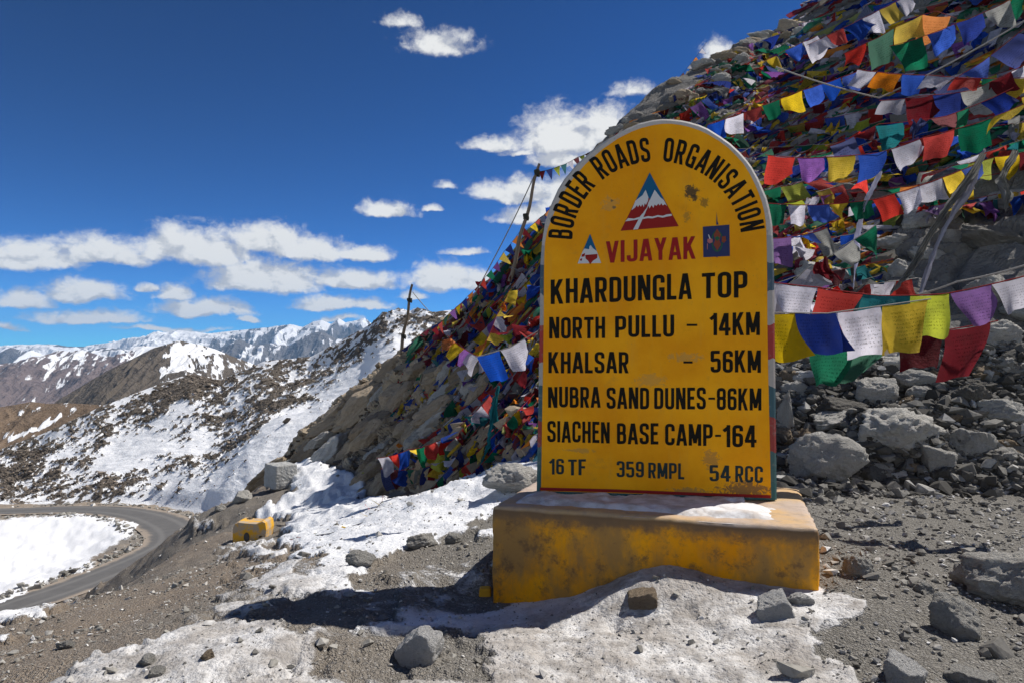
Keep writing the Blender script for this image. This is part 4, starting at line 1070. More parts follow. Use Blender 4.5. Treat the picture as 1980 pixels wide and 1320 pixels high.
flat('emblem', [(1597,640),(1632,700),(1620,760),(1635,800),(1597,862),(1560,800),(1575,760),(1562,700)], M_rust, .0062)
flat('emblem', [(1570,735),(1597,715),(1625,735),(1597,765)], M_greenp, .0072)
flat('emblem', [(1500,745),(1530,735),(1555,750),(1550,778),(1520,790),(1498,775)], M_pinkp, .0056); flat('emblem', [(1645,720),(1682,715),(1688,760),(1665,785),(1640,770)], M_rust, .0064)
flat('emblem', [(1505,700),(1514,700),(1530,740),(1520,745)], M_whitep, .0064); flat('emblem', [(1495,790),(1503,790),(1500,850),(1494,850)], M_pinkp, .0056)
flat('emblem', [(1588,600),(1592,470),(1600,565),(1612,600)], M_navy, .0046); flat('emblem', [(1586,918),(1602,918),(1596,936)], M_navy, .0046)
flat('border_line', [(1044,947),(1200,951),(1350,957),(1490,962),(1490,956),(1350,951),(1200,945),(1044,941)], M_maroon, .004, tr=lambda x, y: (x, y))

# ---- plinth
ztop_f = P(1581, 1022, pl_B[1]).z
def plinth_mesh():
    a2 = Vector((*pl_A, 0)); d2 = Vector((*pl_dir, 0)); bk = Vector((-pl_nrm[0], -pl_nrm[1], 0)); dep = 1.12; z0 = -.45; z1 = ztop_f
    bm = bmesh.new(); nx, ny, nz = 60, 36, 26
    vs_ = {}
    def vert(i, j, k):
        key = (i, j, k)
        if key not in vs_:
            s, q, h = i / nx, j / ny, k / nz
            r = .022
            p = a2 + d2 * (s * pl_len) + bk * (q * dep) + Vector((0, 0, z0 + (z1 - z0) * h))
            # rounded, chipped edges
            e = [abs(s - .5) * 2 > .999, abs(q - .5) * 2 > .999, h > .999 or h < .001]
            if sum(e) >= 2:
                c = a2 + d2 * (min(max(s * pl_len, r), pl_len - r)) + bk * (min(max(q * dep, r), dep - r)) + Vector((0, 0, min(max(z0 + (z1 - z0) * h, z0 + r), z1 - r)))
                p = c + (p - c).normalized() * r
            vs_[key] = bm.verts.new(p)
        return vs_[key]
    for j in range(ny):
        for k in range(nz):
            for i in (0, nx): bm.faces.new([vert(i, j, k), vert(i, j + 1, k), vert(i, j + 1, k + 1), vert(i, j, k + 1)])
    for i in range(nx):
        for k in range(nz):
            for j in (0, ny): bm.faces.new([vert(i, j, k), vert(i + 1, j, k), vert(i + 1, j, k + 1), vert(i, j, k + 1)])
        for j in range(ny): bm.faces.new([vert(i, j, nz), vert(i + 1, j, nz), vert(i + 1, j + 1, nz), vert(i, j + 1, nz)])
    bmesh.ops.recalc_face_normals(bm, faces=bm.faces); bm.normal_update()
    co = np.array([v.co[:] for v in bm.verts]); nr = np.array([v.normal[:] for v in bm.verts])
    dd = (fbm(co * 3, 4, 201) - .5) * .02 + (fbm(co * 16, 4, 203, .6) - .5) * .012
    edge = ((np.abs(nr) > .35).sum(1) >= 2) * (fbm(co * 22, 3, 205) - .3) * -.016
    co = co + nr * (dd + edge)[:, None] - np.array(mo)
    for v, c in zip(bm.verts, co): v.co = c
    me = bpy.data.meshes.new('plinth'); bm.to_mesh(me); bm.free(); me.polygons.foreach_set('use_smooth', [True] * len(me.polygons)); me.materials.append(M_yellow_d)
    return me
plinth = bpy.data.objects.new('plinth', plinth_mesh()); C.objects.link(plinth); plinth.parent = milestone
# snow lying on the plinth before and beside the slab
def snow_fn(t, b):
    p = t.pos(); n = t.noise(p, 9, 6, .6); n2 = t.noise(p, 50, 4, .6)
    t.set(b.inputs['Base Color'], t.mix(t.ss(n, .38, .66, 0, .8), (.74, .74, .75), (.42, .37, .33)))
    t.set(b.inputs['Normal'], t.bump(t.math('ADD', n, t.math('MULTIPLY', n2, .4)), .6, .015))
M_snow = material('old_snow', snow_fn, .75, .3)
na, nb = 150, 46; V = []; a2 = Vector((*pl_A, 0)); d2 = Vector((*pl_dir, 0)); bk = Vector((-pl_nrm[0], -pl_nrm[1], 0)); hh_ = []
SS, QQ = np.meshgrid(np.linspace(.015, .985, na), np.linspace(0.01, .72, nb))
base = np.array([a2 + d2 * (s * pl_len) + bk * q for s, q in zip(SS.ravel(), QQ.ravel())])
slab_q = []
for s in SS[0]:
    p = a2 + d2 * (s * pl_len); k = (SD - p.y - ST * p.x) / (bk.y + ST * bk.x); slab_q.append(k)
slab_q = np.tile(slab_q, (nb, 1)).ravel(); s_ = SS.ravel(); q_ = QQ.ravel()
front = .05 + .10 * fbm(np.stack([s_ * 6, 0 * s_, 0 * s_], 1), 4, 301) + .06 * sstep(s_, .02, 0.0)
band = sstep(q_, front - .03, front + .05)
right_end = sstep(-s_, -.90 - .06 * fbm(np.stack([q_ * 9, 0 * s_, 0 * s_], 1), 3, 303), -.80); left_end = sstep(s_, .04, .10)
backlim = np.where((s_ > .80), sstep(-q_, -.55, -.40), sstep(-(q_), -(slab_q + .02), -(slab_q - .01)))
patch = sstep(fbm(base * 7, 4, 307, .6), .30, .46)
thick = .028 * band * right_end * left_end * backlim * (.5 + .5 * patch) * (.7 + .7 * fbm(base * 9, 4, 305)) - .007
base[:, 2] = ztop_f + thick
m = mesh_np('snow_layer', base - np.array(mo), grid_faces(nb, na), M_snow, True)
so_ = bpy.data.objects.new('snow_layer', m); C.objects.link(so_); so_.parent = plinth

# ================================================================== PRAYER FLAGS
def cloth_fn(col, print_=True, faded=1.0):
    def fn(t, b):
        p = t.coord('Object'); r = t.new('ShaderNodeObjectInfo').outputs['Random']
        x, y, z = t.sep(p)
        n = t.noise(t.vmath('ADD', p, t.comb(t.math('MULTIPLY', r, 50), r, r)), 3, 4, .6)
        hs = t.new('ShaderNodeHueSaturation'); hs.inputs['Color'].default_value = (*col, 1)
        t.set(hs.inputs['Saturation'], t.math('MULTIPLY_ADD', r, -.08, 1.0)); t.set(hs.inputs['Value'], t.math('MULTIPLY_ADD', t.math('FRACT', t.math('MULTIPLY', r, 7.3)), .6, .62))
        c = t.mix(t.ss(n, .35, .75, 0, .75), hs.outputs[0], tuple(min(1, k * .55 + .015) for k in col))
        fadew = t.math('MULTIPLY', t.ss(t.math('FRACT', t.math('MULTIPLY', r, 13.7)), .55, 1.0), .45)
        c = t.mix(fadew, c, tuple(k * .45 + .16 for k in col))
        if print_:
            # block-printed rows of script inside a margin
            row = t.math('FRACT', t.math('MULTIPLY', z, 13)); rowm = t.ss(t.math('ABSOLUTE', t.math('SUBTRACT', row, .5)), .30, .20)
            ink = t.ss(t.noise(t.vmath('MULTIPLY', p, (30, 1, 13)), 1.6, 2, .6), .50, .58)
            inx = t.ss(t.math('ABSOLUTE', t.math('SUBTRACT', x, .5)), .38, .34); inz = t.ss(t.math('ABSOLUTE', t.math('ADD', z, .5)), .36, .33)
            mk = t.math('MULTIPLY', t.math('MULTIPLY', rowm, ink), t.math('MULTIPLY', inx, inz))
            c = t.mix(t.math('MULTIPLY', mk, .62), c, tuple(k * .18 for k in col))
        t.set(b.inputs['Base Color'], c)
        tr = t.new('ShaderNodeBsdfTranslucent'); t.set(tr.inputs[0], c)
        n5 = t.noise(t.vmath('ADD', p, t.comb(r, t.math('MULTIPLY', r, 40), r)), 7, 5, .65, 1.2); bp = t.bump(t.math('ADD', n, t.math('MULTIPLY', n5, .8)), .75, .045); t.set(b.inputs['Normal'], bp)
        mx = t.new('ShaderNodeMixShader'); mx.inputs[0].default_value = .58
        t.l.new(b.outputs[0], mx.inputs[1]); t.l.new(tr.outputs[0], mx.inputs[2]); return mx.outputs[0]
    return fn
COL = {'blue': (.004, .085, .56), 'white': (.72, .70, .80), 'red': (.70, .035, .02), 'green': (.006, .17, .085), 'yellow': (.88, .60, .01),
       'purple': (.28, .10, .42), 'maroon': (.17, .010, .018), 'orange': (.85, .25, .01), 'navy': (.01, .03, .22), 'lime': (.50, .55, .05), 'grey': (.36, .36, .34), 'teal': (.02, .22, .25)}
MC = {k: material(k + '_cloth', cloth_fn(v), .85, .1) for k, v in COL.items()}
ORDER = ['blue', 'white', 'red', 'green', 'yellow']
def flag_mesh(seed, mode):
    r = np.random.RandomState(seed); n = 9 if mode != 'crumple' else 10; V = []
    pull = r.uniform(0, .55) if r.uniform() < .6 else 0; side_ = r.uniform() < .5; nar = r.uniform(-.1, .3)
    ph = r.uniform(0, 6.3, 6); tw = r.uniform(-.3, .3); sk = r.uniform(-.5, .35); cv = r.uniform(.1, .3)
    for j in range(n):
        for i in range(n):
            x = i / (n - 1); z = j / (n - 1); a = .10 * z
            X, Y, Z = x, 0, -z * .98
            X += sk * z * (.6 + .4 * z) + .03 * math.sin(5 * z + ph[0]) + (.5 - x) * nar * z
            Z += pull * z * (x if side_ else 1 - x) ** 1.5
            Y += a * math.sin(7 * x + ph[1] + 2 * z) + .05 * z * math.sin(13 * x + ph[2]) + cv * z * z * math.sin(3.1 * x + ph[3])
            Z += .04 * math.sin(3.14 * x) * -1 + .05 * z * math.sin(6 * x + ph[4])
            if mode == 'blown':
                Z = -z * .62 + .12 * math.sin(4 * x + ph[0]) * z - .05 * math.sin(3.14 * x); Y += z * .7 * (1 if seed % 2 else -1); X += .35 * z * (1 if seed % 3 else -1)
            if mode == 'twist':
                th = z * (1.6 + tw) ; cx = .5 + (x - .5) * math.cos(th) * (1 - .35 * z); Y += (x - .5) * math.sin(th); X = cx + sk * z
            if mode == 'crumple':
                X = .5 + (x - .5) * (.42 + .22 * math.sin(3 * z + ph[0])) + .15 * math.sin(4 * z + ph[1]); Y = .16 * math.sin(11 * x + ph[2] + 3 * z) + .08 * math.sin(19 * x + 5 * z + ph[5]); Z = -z * (.75 + .2 * math.sin(5 * x + ph[3])) 
            if mode == 'fold' and x > .55:
                X = .55 + (x - .55) * .1 + sk * z; Y += (x - .55) * 1.2; Z += (x - .55) * .5 * z
            V.append((X, Y, Z))
    me = mesh_np('flag', V, grid_faces(n, n), MC['white'], True); return me
flat_lib = [flag_mesh(i, 'hang') for i in range(16)]; blown_lib = [flag_mesh(i + 20, 'blown') for i in range(8)]; twist_lib = [flag_mesh(i + 40, 'twist') for i in range(6)]
crump_lib = [flag_mesh(i + 60, 'crumple') for i in range(8)]; fold_lib = [flag_mesh(i + 80, 'fold') for i in range(4)]
def cord_mat(name, col): return material(name, lambda t, b: t.set(b.inputs['Base Color'], t.mix(t.noise(t.pos(), 60, 3), col, tuple(c * .5 for c in col))), .9, .1)
M_cordr = cord_mat('red_cord', (.35, .03, .03)); M_cordw = cord_mat('pale_cord', (.45, .42, .38)); M_cordd = cord_mat('dark_cord', (.06, .06, .05))
def tube_mesh(name, pts_, rad, mat, sides=5, taper=1.0):
    V = []; n = len(pts_)
    for i, p in enumerate(pts_):
        a = pts_[max(i - 1, 0)]; b = pts_[min(i + 1, n - 1)]; t = (b - a).normalized(); u = t.orthogonal().normalized()
        ref = Vector((0, 0, 1)) if abs(t.z) < .9 else Vector((1, 0, 0)); u = t.cross(ref).normalized(); w = t.cross(u); rr = rad * (1 + (taper - 1) * i / (n - 1))
        for k in range(sides):
            q = 2 * math.pi * k / sides; V.append(p + (u * math.cos(q) + w * math.sin(q)) * rr)
    Fc = [(i * sides + k, i * sides + (k + 1) % sides, (i + 1) * sides + (k + 1) % sides, (i + 1) * sides + k) for i in range(n - 1) for k in range(sides)]
    return mesh_np(name, [tuple(v) for v in V], Fc, mat, True)
fr = random.Random(21)
UP = Vector((0, 0, 1))
def flag_string(pts3, size, label, group=None, colors=None, start=0, modes=(.62, .14, .1, .08, .06), gap=1.03, cord=M_cordr, rad=.004, tilt=.35, skip=.04, vary=.12, name='prayer_flag_string', cat='flag string', sagk=.04):
    pts3 = [Vector(p) for p in pts3]
    # smooth, sagging polyline
    path = []
    for i in range(len(pts3) - 1):
        L = (pts3[i + 1] - pts3[i]).length
        for k in range(12):
            t = k / 12; p = pts3[i].lerp(pts3[i + 1], t); p.z -= sagk * L * 4 * t * (1 - t); path.append(p)
    path.append(pts3[-1])
    root = bpy.data.objects.new(name, None); C.objects.link(root); root.location = pts3[0]; root['label'] = label; root['category'] = cat
    if group: root['group'] = group
    o0 = pts3[0]
    me = tube_mesh('cord', [p - o0 for p in path], rad, cord, 4)
    c = bpy.data.objects.new('cord', me); C.objects.link(c); c.parent = root
    seg = [0]
    for i in range(1, len(path)): seg.append(seg[-1] + (path[i] - path[i - 1]).length)
    tot = seg[-1]
    def at(s):
        s = min(max(s, 0), tot)
        for i in range(1, len(path)):
            if seg[i] >= s: t = (s - seg[i - 1]) / max(seg[i] - seg[i - 1], 1e-6); return path[i - 1].lerp(path[i], t)
        return path[-1]
    s = .02; k = start; placed = []
    while s + size * .6 < tot:
        sz = size * fr.uniform(1 - vary, 1 + vary)
        if fr.random() < skip: s += sz * fr.uniform(.3, 1.0); k += 1; continue
        a, b = at(s), at(s + sz); X = (b - a); w = X.length; X.normalize()
        q = fr.random(); m = modes
        lib = flat_lib if q < m[0] else blown_lib if q < m[0] + m[1] else twist_lib if q < sum(m[:3]) else fold_lib if q < sum(m[:4]) else crump_lib
        Z = (UP - X * UP.dot(X)).normalized(); Y = Z.cross(X); th = fr.gauss(0, tilt)
        R = Matrix.Rotation(th, 3, X); Z2 = R @ Z; Y2 = R @ Y
        M = Matrix(((X.x, Y2.x, Z2.x), (X.y, Y2.y, Z2.y), (X.z, Y2.z, Z2.z)))
        f = bpy.data.objects.new('flag', fr.choice(lib)); C.objects.link(f); f.parent = root
        f.matrix_local = Matrix.Translation(a - o0) @ M.to_4x4() @ Matrix.Diagonal((w, sz, sz * fr.uniform(.95, 1.2), 1))
        col = (colors[k % len(colors)] if colors else ORDER[k % 5])
        obj_mat(f, MC[col]); s += sz * gap; k += 1; placed.append(col)
    root['_c'] = ','.join(placed); return root
def hp3(px, py, lift=.25, towards=0.0, hill_only=False):
    h = hit(px, py, hill_only)
    if h is None: return P(px, py, 18)
    loc, nr, dist, _ = h
    # pull toward the viewer along the line of sight so it hangs clear of the slope
    return EYE + (loc - EYE) * (1 - lift / max(dist, 1))
def string_px(pl, size_px, label, lift=.6, **kw):
    p3 = [hp3(x, y, lift) if d is None else P(x, y, d) for x, y, d in [(q + (None,))[:3] if len(q) == 2 else q for q in pl]]
    dm = sum(p.y for p in p3) / len(p3)
    return flag_string(p3, size_px * dm / F, label, **kw)

B, Wt, Rd, Gn, Yl = ORDER
# --- prominent strings right of the slab, from the survey
string_px([(1425,536,4.9),(1585,556,4.85),(1700,572,4.8),(1830,568,4.75),(1985,533,4.6),(2150,480,4.6)], 78, 'lowest string right of the slab with a red cord carrying a large purple flag', colors=[Wt,Wt,Rd,'teal','lime','purple',Wt,B,Rd], gap=1.0, modes=(1,0,0,0,0), skip=0, tilt=.15, sagk=.01)
string_px([(1440,604,4.55),(1600,606,4.5),(1800,578,4.45)], 84, 'string of big white and yellow printed flags hanging lowest beside the slab', colors=['orange',Yl,'navy',Wt,Yl], start=1, gap=1.0, modes=(1,0,0,0,0), skip=0, tilt=.12, sagk=.0, vary=.04, cord=M_cordw)
string_px([(1560,668,5.3),(1700,652,5.3),(1800,642,5.2),(1930,620,5.1)], 84, 'string of large green, maroon and blue flags half hidden behind the lowest white one', colors=['green','green','maroon','maroon','blue'], gap=1.0, modes=(1,0,0,0,0), skip=0, sagk=.01)
string_px([(1480,393,7.0),(1580,397,6.9),(1690,386,6.8),(1800,352,6.7),(1900,312,6.6)], 38, 'mid height string with a yellow flag between blue and green, level with KHARDUNGLA lettering top', colors=['green',Wt,B,Yl,Gn,Rd,Wt,Wt,Yl,B,'maroon',Wt,Rd], skip=0, gap=1.04, sagk=.01)
string_px([(1480,300,7.2),(1560,306,7.1),(1700,296,6.9),(1790,265,6.6),(1900,235,6.3),(1985,200,6.0)], 52, 'string ending in a big bright yellow flag at the right edge', colors=[Rd,'purple',Yl,B,Wt,Rd,Gn,Yl], skip=0, modes=(1,0,0,0,0), vary=.03, gap=1.12, sagk=.01)
string_px([(1365,243,9.5),(1440,218,9.2),(1500,195,9),(1560,172,8.8),(1605,158,8.6),(1660,138,8.4)], 36, 'string of blue, white, red, green, yellow flags running straight up from the slab top', colors=[B,Wt,Rd,Gn,Yl,B,B], skip=0, modes=(1,0,0,0,0), gap=1.05, sagk=.0)
string_px([(1655,134,8.4),(1700,140,8.2),(1800,146,8),(1900,152,7.8),(1990,150,7.6)], 42, 'nearly level string of flags crossing the dark hollow to the right edge', colors=[Wt,'orange',B,Wt,Rd,Gn,Yl], skip=0, modes=(1,0,0,0,0), gap=1.06, sagk=.015)
string_px([(1560,88,11),(1640,50,11),(1700,20,11),(1760,-10,11)], 40, 'string of white, red and blue flags slanting up to the top edge', colors=[Wt,Rd,B,Wt,Yl], skip=0, modes=(1,0,0,0,0), gap=1.04, sagk=.0)
string_px([(1630,105,10),(1700,72,9.8),(1760,36,9.6),(1810,22,9.4),(1850,36,9.3)], 46, 'upper string with two bright yellow flags against the dark hollow', colors=[Rd,Gn,Yl,'orange',Yl], skip=0, modes=(.9,.1,0,0,0), gap=1.06, sagk=.0)
string_px([(1480,118,11.5),(1530,92,11.3),(1580,70,11.2)], 36, 'short string with a yellow and a blue flag near the skyline', colors=[Yl,B,Wt], skip=0, gap=1.02, sagk=.0)
string_px([(1480,580,6.2),(1560,520,6.2),(1640,470,6.1),(1700,430,6.0)], 46, 'faded string rising from the slab edge with a magenta-red and a white flag', colors=['teal',Wt,'maroon','grey',Gn], skip=0, gap=1.05, sagk=.03, cord=M_cordw)
string_px([(1700,195,8.2),(1790,185,8),(1880,175,7.8),(1990,120,7.6)], 44, 'string of white, dark purple and navy flags just under the level one', colors=[Wt,'maroon','navy','grey','maroon'], skip=0, gap=1.0, sagk=.02)
string_px([(1480,460,6.6),(1540,455,6.6),(1600,440,6.5)], 46, 'short clump of blue and lilac flags touching the slab edge', colors=['purple',B,'grey',Yl], skip=0, gap=.9, sagk=.05)
string_px([(1600,285,7.8),(1700,240,7.7),(1830,225,7.4),(1960,170,7.2)], 46, 'dark string of maroon and navy flags above the big white one', colors=['navy','maroon','teal','navy','maroon',Gn], skip=0, gap=1.0, sagk=.02)
string_px([(1720,90,9.5),(1850,45,9.2),(1990,-20,9.0)], 52, 'string of blue and green flags in the top right corner', colors=[Gn,B,'navy','grey'], gap=1.1, sagk=.03)
string_px([(1800,180,8.4),(1900,120,8.2),(2000,40,8.0)], 60, 'long blue cloth string stretched tight below the top right corner', colors=['navy',B,'navy','teal'], gap=1.0, sagk=.0)
# --- left of the slab
string_px([(920,690,6.2),(985,672,6.0),(1040,640,5.9)], 58, 'bright blue flag and lilac flag flying just left of the slab', colors=[B,Wt,'maroon'], skip=0, gap=1.02, modes=(1,0,0,0,0), tilt=.1, sagk=.0, cord=M_cordw)
string_px([(728,885,10.6),(790,868,10.3),(850,850,9.8),(900,812,9.4),(950,760,9.0)], 34, 'bright string hanging over the snow bank below the outcrop', colors=[Wt,Rd,'blue',Yl,Gn,'red',Wt,Rd,Gn,Yl,'navy'], skip=0, gap=.78, tilt=.2, modes=(.6,.1,.2,.1,0))
string_px([(735,905,10.8),(800,905,10.4),(880,880,9.8)], 34, 'navy and red flags drooping onto the snow under the bright string', colors=['navy','maroon','blue','green','grey'], skip=0, gap=.7, modes=(.3,0,.5,.1,.1))
string_px([(865,648,9.5),(890,668,9.3),(930,690,9)], 30, 'orange and lilac cluster of flags tied above the blue flag', colors=['orange',Yl,'purple',Wt], skip=0, gap=.75, modes=(.2,.1,.5,0,.2))
string_px([(985,560,10),(960,610,9.8),(940,660,9.5),(925,700,9.3)], 26, 'yellow and orange string running steeply down to the blue flag', colors=[Yl,'orange',Yl,Wt,'maroon'], gap=.8, modes=(.1,.3,.4,0,.2))

# pennants
pm = []
for s in range(4):
    V = []; n_ = 6; r = np.random.RandomState(s + 300)
    for j in range(n_):
        z = j / (n_ - 1); w = 1 - z
        for i in range(3): V.append((.5 + (i / 2 - .5) * w + .12 * z * math.sin(s), .12 * z * math.sin(3 * z + s * 2) * (1 + i * .3), -z * 1.5))
    pm.append(mesh_np('pennant', V, grid_faces(n_, 3), MC['white'], True))
def pennants(pl, size_px, label, cols, **kw):
    global flat_lib
    save = flat_lib; flat_lib = pm
    r_ = string_px(pl, size_px, label, colors=cols, modes=(1, 0, 0, 0, 0), name='pennant_string', cat='pennant string', cord=M_cordd, **kw)
    for c in r_.children:
        if c.name.startswith('flag'): c.name = 'pennant'
    flat_lib = save
pennants([(1013,436,12.9),(975,486,13.1),(940,534,13.3),(905,572,13.6),(870,604,13.9),(832,640,14.3)], 16, 'string of little triangle pennants strung down the skyline from the tall pole', ['maroon','orange','navy',Yl,'purple','green',Rd], gap=1.25, sagk=.04)
pennants([(1040,332,12.7),(1080,322,12.6),(1115,305,12.4),(1150,288,12.5),(1200,250,12)], 13, 'string of small pennants from the pole top to behind the slab', ['maroon','navy','lime','teal',Wt,'maroon','lime'], gap=1.1, sagk=.05)
pennants([(1013,446,12.8),(1040,425,12.7),(1062,405,12.6)], 13, 'short pennant string from the middle of the tall pole toward the slab', ['navy',Yl,Rd,Wt,'orange'], gap=.9, sagk=.05)
pennants([(1300,165,17.5),(1335,125,17.2),(1366,82,17)], 9, 'thin string of tiny pennants reaching into the sky above the slab', [Wt,'maroon',Wt,'orange'], gap=2.0, sagk=.01)
pennants([(560,1042),(640,1030),(700,1010),(740,968)], 11, 'fallen string of pennants trailing across the snow bank', [Rd,Yl,'maroon','navy','maroon','green'], gap=1.1, sagk=.0, tilt=1.2, lift=.05)

# --- the dense field of other strings: random, along the lie of the surveyed ones
def region_right(x, y):
    return x > 1240 and y > 262 - (x - 1190) * .74 + 15 and y < 560 and not (x > 1600 and y > 430) and not (x > 1800 and y > 330)
def many(n, xr, yr, ok, slope, Lpx, spx, label, group, lift=(.05, .5), modes=(.36, .24, .16, .08, .16), seed=1, cols=None, **kw):
    r = random.Random(seed); c = 0; tries = 0
    while c < n and tries < n * 30:
        tries += 1
        x, y = r.uniform(*xr), r.uniform(*yr)
        if not ok(x, y): continue
        L = r.uniform(*Lpx); sl_ = r.gauss(*slope); dx = L * math.cos(math.atan(sl_)); dy = L * math.sin(math.atan(sl_))
        pl = []
        good = True
        for k in range(5):
            q = k / 4; X = x - dx / 2 + dx * q; Y = y - dy / 2 + dy * q
            h = hit(X, Y)
            if h is None or h[3] != 'h': good = False; break
            lf = r.uniform(*lift) if k in (0, 4) else r.uniform(lift[0], lift[1])
            pl.append(EYE + (h[0] - EYE) * (1 - lf / h[2]))
        if not good: continue
        # keep every point on a continuous sweep of depth
        ds = [p.y for p in pl]
        if max(ds) - min(ds) > 6.5: continue
        dm = sum(ds) / 5
        sz = r.uniform(*spx) / F * dm; sz = min(max(sz, .17), .42)
        cc_ = list(r.choice(cols)); cc_[r.randrange(5)] = r.choice(['navy', 'blue', 'grey', 'maroon', 'red', 'green', 'yellow', 'purple', 'white', 'lime']); cc_.append(r.choice(['blue', 'white', 'red', 'green', 'yellow', 'navy']))
        rt_ = flag_string(pl, sz, label, group=group, start=r.randint(0, 9), modes=modes, colors=cc_, cord=r.choice([M_cordr, M_cordw, M_cordd]), skip=.08, vary=.22, tilt=.5, sagk=r.uniform(0, .05), **kw)
        pc = rt_['_c'].split(','); del rt_['_c']
        for m_ in range(3, 9):
            lb_ = 'string ' + label + ', left flags ' + ', '.join(pc[:m_])
            if lb_ not in used_labels or len(lb_.split()) == 16: break
        if lb_ in used_labels:
            for m_ in range(3, 7):
                lb_ = 'string ' + label + ', right end flags ' + ', '.join(pc[::-1][:m_])
                if lb_ not in used_labels: break
        used_labels.add(lb_); rt_['label'] = lb_
        c += 1
used_labels = set()
PAL = [None, None, None, ['blue','white','red','green','yellow'], ['navy','grey','maroon','green','lime'], ['navy','purple','maroon','teal','yellow'], ['white','grey','white','purple','blue'], ['navy','white','maroon','green','orange']]
PAL = [p or ORDER for p in PAL]
many(58, (1250, 1660), (-10, 340), region_right, (-.52, .12), (130, 240), (22, 38), 'high on the slope above the slab top', 'crowded strings on the upper slope', seed=2, cols=PAL)
many(52, (1500, 1990), (-30, 330), lambda x, y: y > 262 - (x - 1190) * .74 + 15, (-.30, .12), (160, 300), (28, 46), 'slanting right of the slab', 'strings slanting across the right slope', seed=3, cols=PAL, lift=(.05, .7))
many(12, (1500, 1960), (250, 420), lambda x, y: y < 470 - (x - 1500) * .2, (-.25, .12), (180, 320), (32, 48), 'in the middle of the slope right of the slab', 'strings across the middle of the right slope', seed=24, cols=PAL, lift=(.2, .9))
many(12, (1490, 1700), (330, 560), lambda x, y: True, (-.25, .15), (120, 220), (34, 48), 'beside the right edge of the slab', 'tangled strings at the slab edge', seed=4, cols=PAL, lift=(.2, .9))
def left_flags(x, y): return y > 905 - (x - 500) * 1.02 + 22 and x > 800 and (x - 800) * 1.0 + (y - 640) * .2 > 0 and y < 900 and not (x < 905 and y > 690)
many(50, (830, 1060), (440, 900), left_flags, (-1.2, .18), (120, 280), (23, 40), 'heaped left of the slab', 'heaped strings left of the slab', seed=6, cols=PAL, lift=(.02, .45), modes=(.12, .22, .28, .08, .30), gap=.82)
many(26, (800, 1050), (500, 840), lambda x, y: y > 905 - (x - 500) * 1.02 + 30 and y < 1010 - (x - 760) * .25 and x > 700 + (y - 500) * .25, (-1.1, .14), (220, 420), (22, 32), 'hanging in a long line left of the slab', 'long strings left of the slab', seed=31, cols=PAL, lift=(.15, .8), modes=(.34, .2, .24, .07, .15), gap=.9)
many(14, (860, 1030), (520, 820), left_flags, (-1.3, .25), (140, 260), (34, 52), 'of large flags left of the slab', 'large flag strings left of the slab', seed=16, cols=PAL, lift=(.1, .6), modes=(.3, .2, .3, .05, .15))
many(12, (760, 960), (760, 900), lambda x, y: True, (-.75, .15), (90, 160), (22, 32), 'draped over the lower outcrop', 'faded strings over the outcrop', seed=7, cols=PAL, lift=(.05, .4), modes=(.2, .2, .3, .1, .2))
many(9, (780, 870), (610, 700), lambda x, y: y > 905 - (x - 500) * 1.02 + 15, (-.9, .2), (50, 90), (14, 24), 'heaped near the short pole', 'strings near the short pole', seed=9, cols=PAL, lift=(.02, .3), modes=(.2, .2, .3, .1, .2))

# heap of loose faded flags under the strings, a mass nobody could count
V = []; Fc = []; tone = []; r = np.random.RandomState(77)
def heap(n, xr, yr, ok, s0, s1, slope):
    k = 0
    for _ in range(n):
        x, y = r.uniform(*xr), r.uniform(*yr)
        if not ok(x, y): continue
        h = hit(x, y)
        if h is None or h[3] != 'h': continue
        loc, nr, dist, _t = h; s = r.uniform(s0, s1) * loc.y / F
        dy_ = slope[0] + r.normal() * slope[1]; h2 = hit(x + 26, y + 26 * dy_)
        if h2 is None or (h2[0] - loc).length > 4: continue
        t1 = (h2[0] - loc).normalized(); vd = (loc - EYE).normalized(); nr = (nr * .5 - vd).normalized(); nr = (nr - t1 * nr.dot(t1)).normalized(); t2 = nr.cross(t1)
        c = EYE + (loc - EYE) * (1 - r.uniform(.02, .16) / dist); b = len(V); ph = r.uniform(0, 6, 3); a = s * r.uniform(1.2, 3.4); bb = s * r.uniform(.22, .5)
        for j in range(4):
            for i in range(5):
                u = i / 4 - .5; v = j / 3 - .5
                V.append(tuple(c + t1 * (u * a + .1 * s * math.sin(4 * v + ph[2])) + t2 * v * bb + nr * s * .22 * math.sin(5 * u + ph[0] + 3 * v) + UP * s * .1 * math.sin(7 * v + ph[1]))); 
        tn = r.uniform()
        tone.extend([tn] * 20)
        for j in range(3):
            for i in range(4): q = b + j * 5 + i; Fc.append((q, q + 1, q + 6, q + 5))
heap(700, (1230, 1640), (0, 340), lambda x, y: y > 262 - (x - 1190) * .74 + 12, 14, 28, (-.55, .2))
heap(350, (1600, 1990), (-20, 300), lambda x, y: r.uniform() < .6, 24, 46, (-.35, .2))
heap(420, (1490, 1700), (300, 560), lambda x, y: True, 22, 44, (-.4, .3))
heap(1300, (800, 1060), (430, 880), left_flags, 16, 36, (-1.25, .35))
heap(160, (760, 950), (740, 900), lambda x, y: True, 12, 22, (-.9, .3))
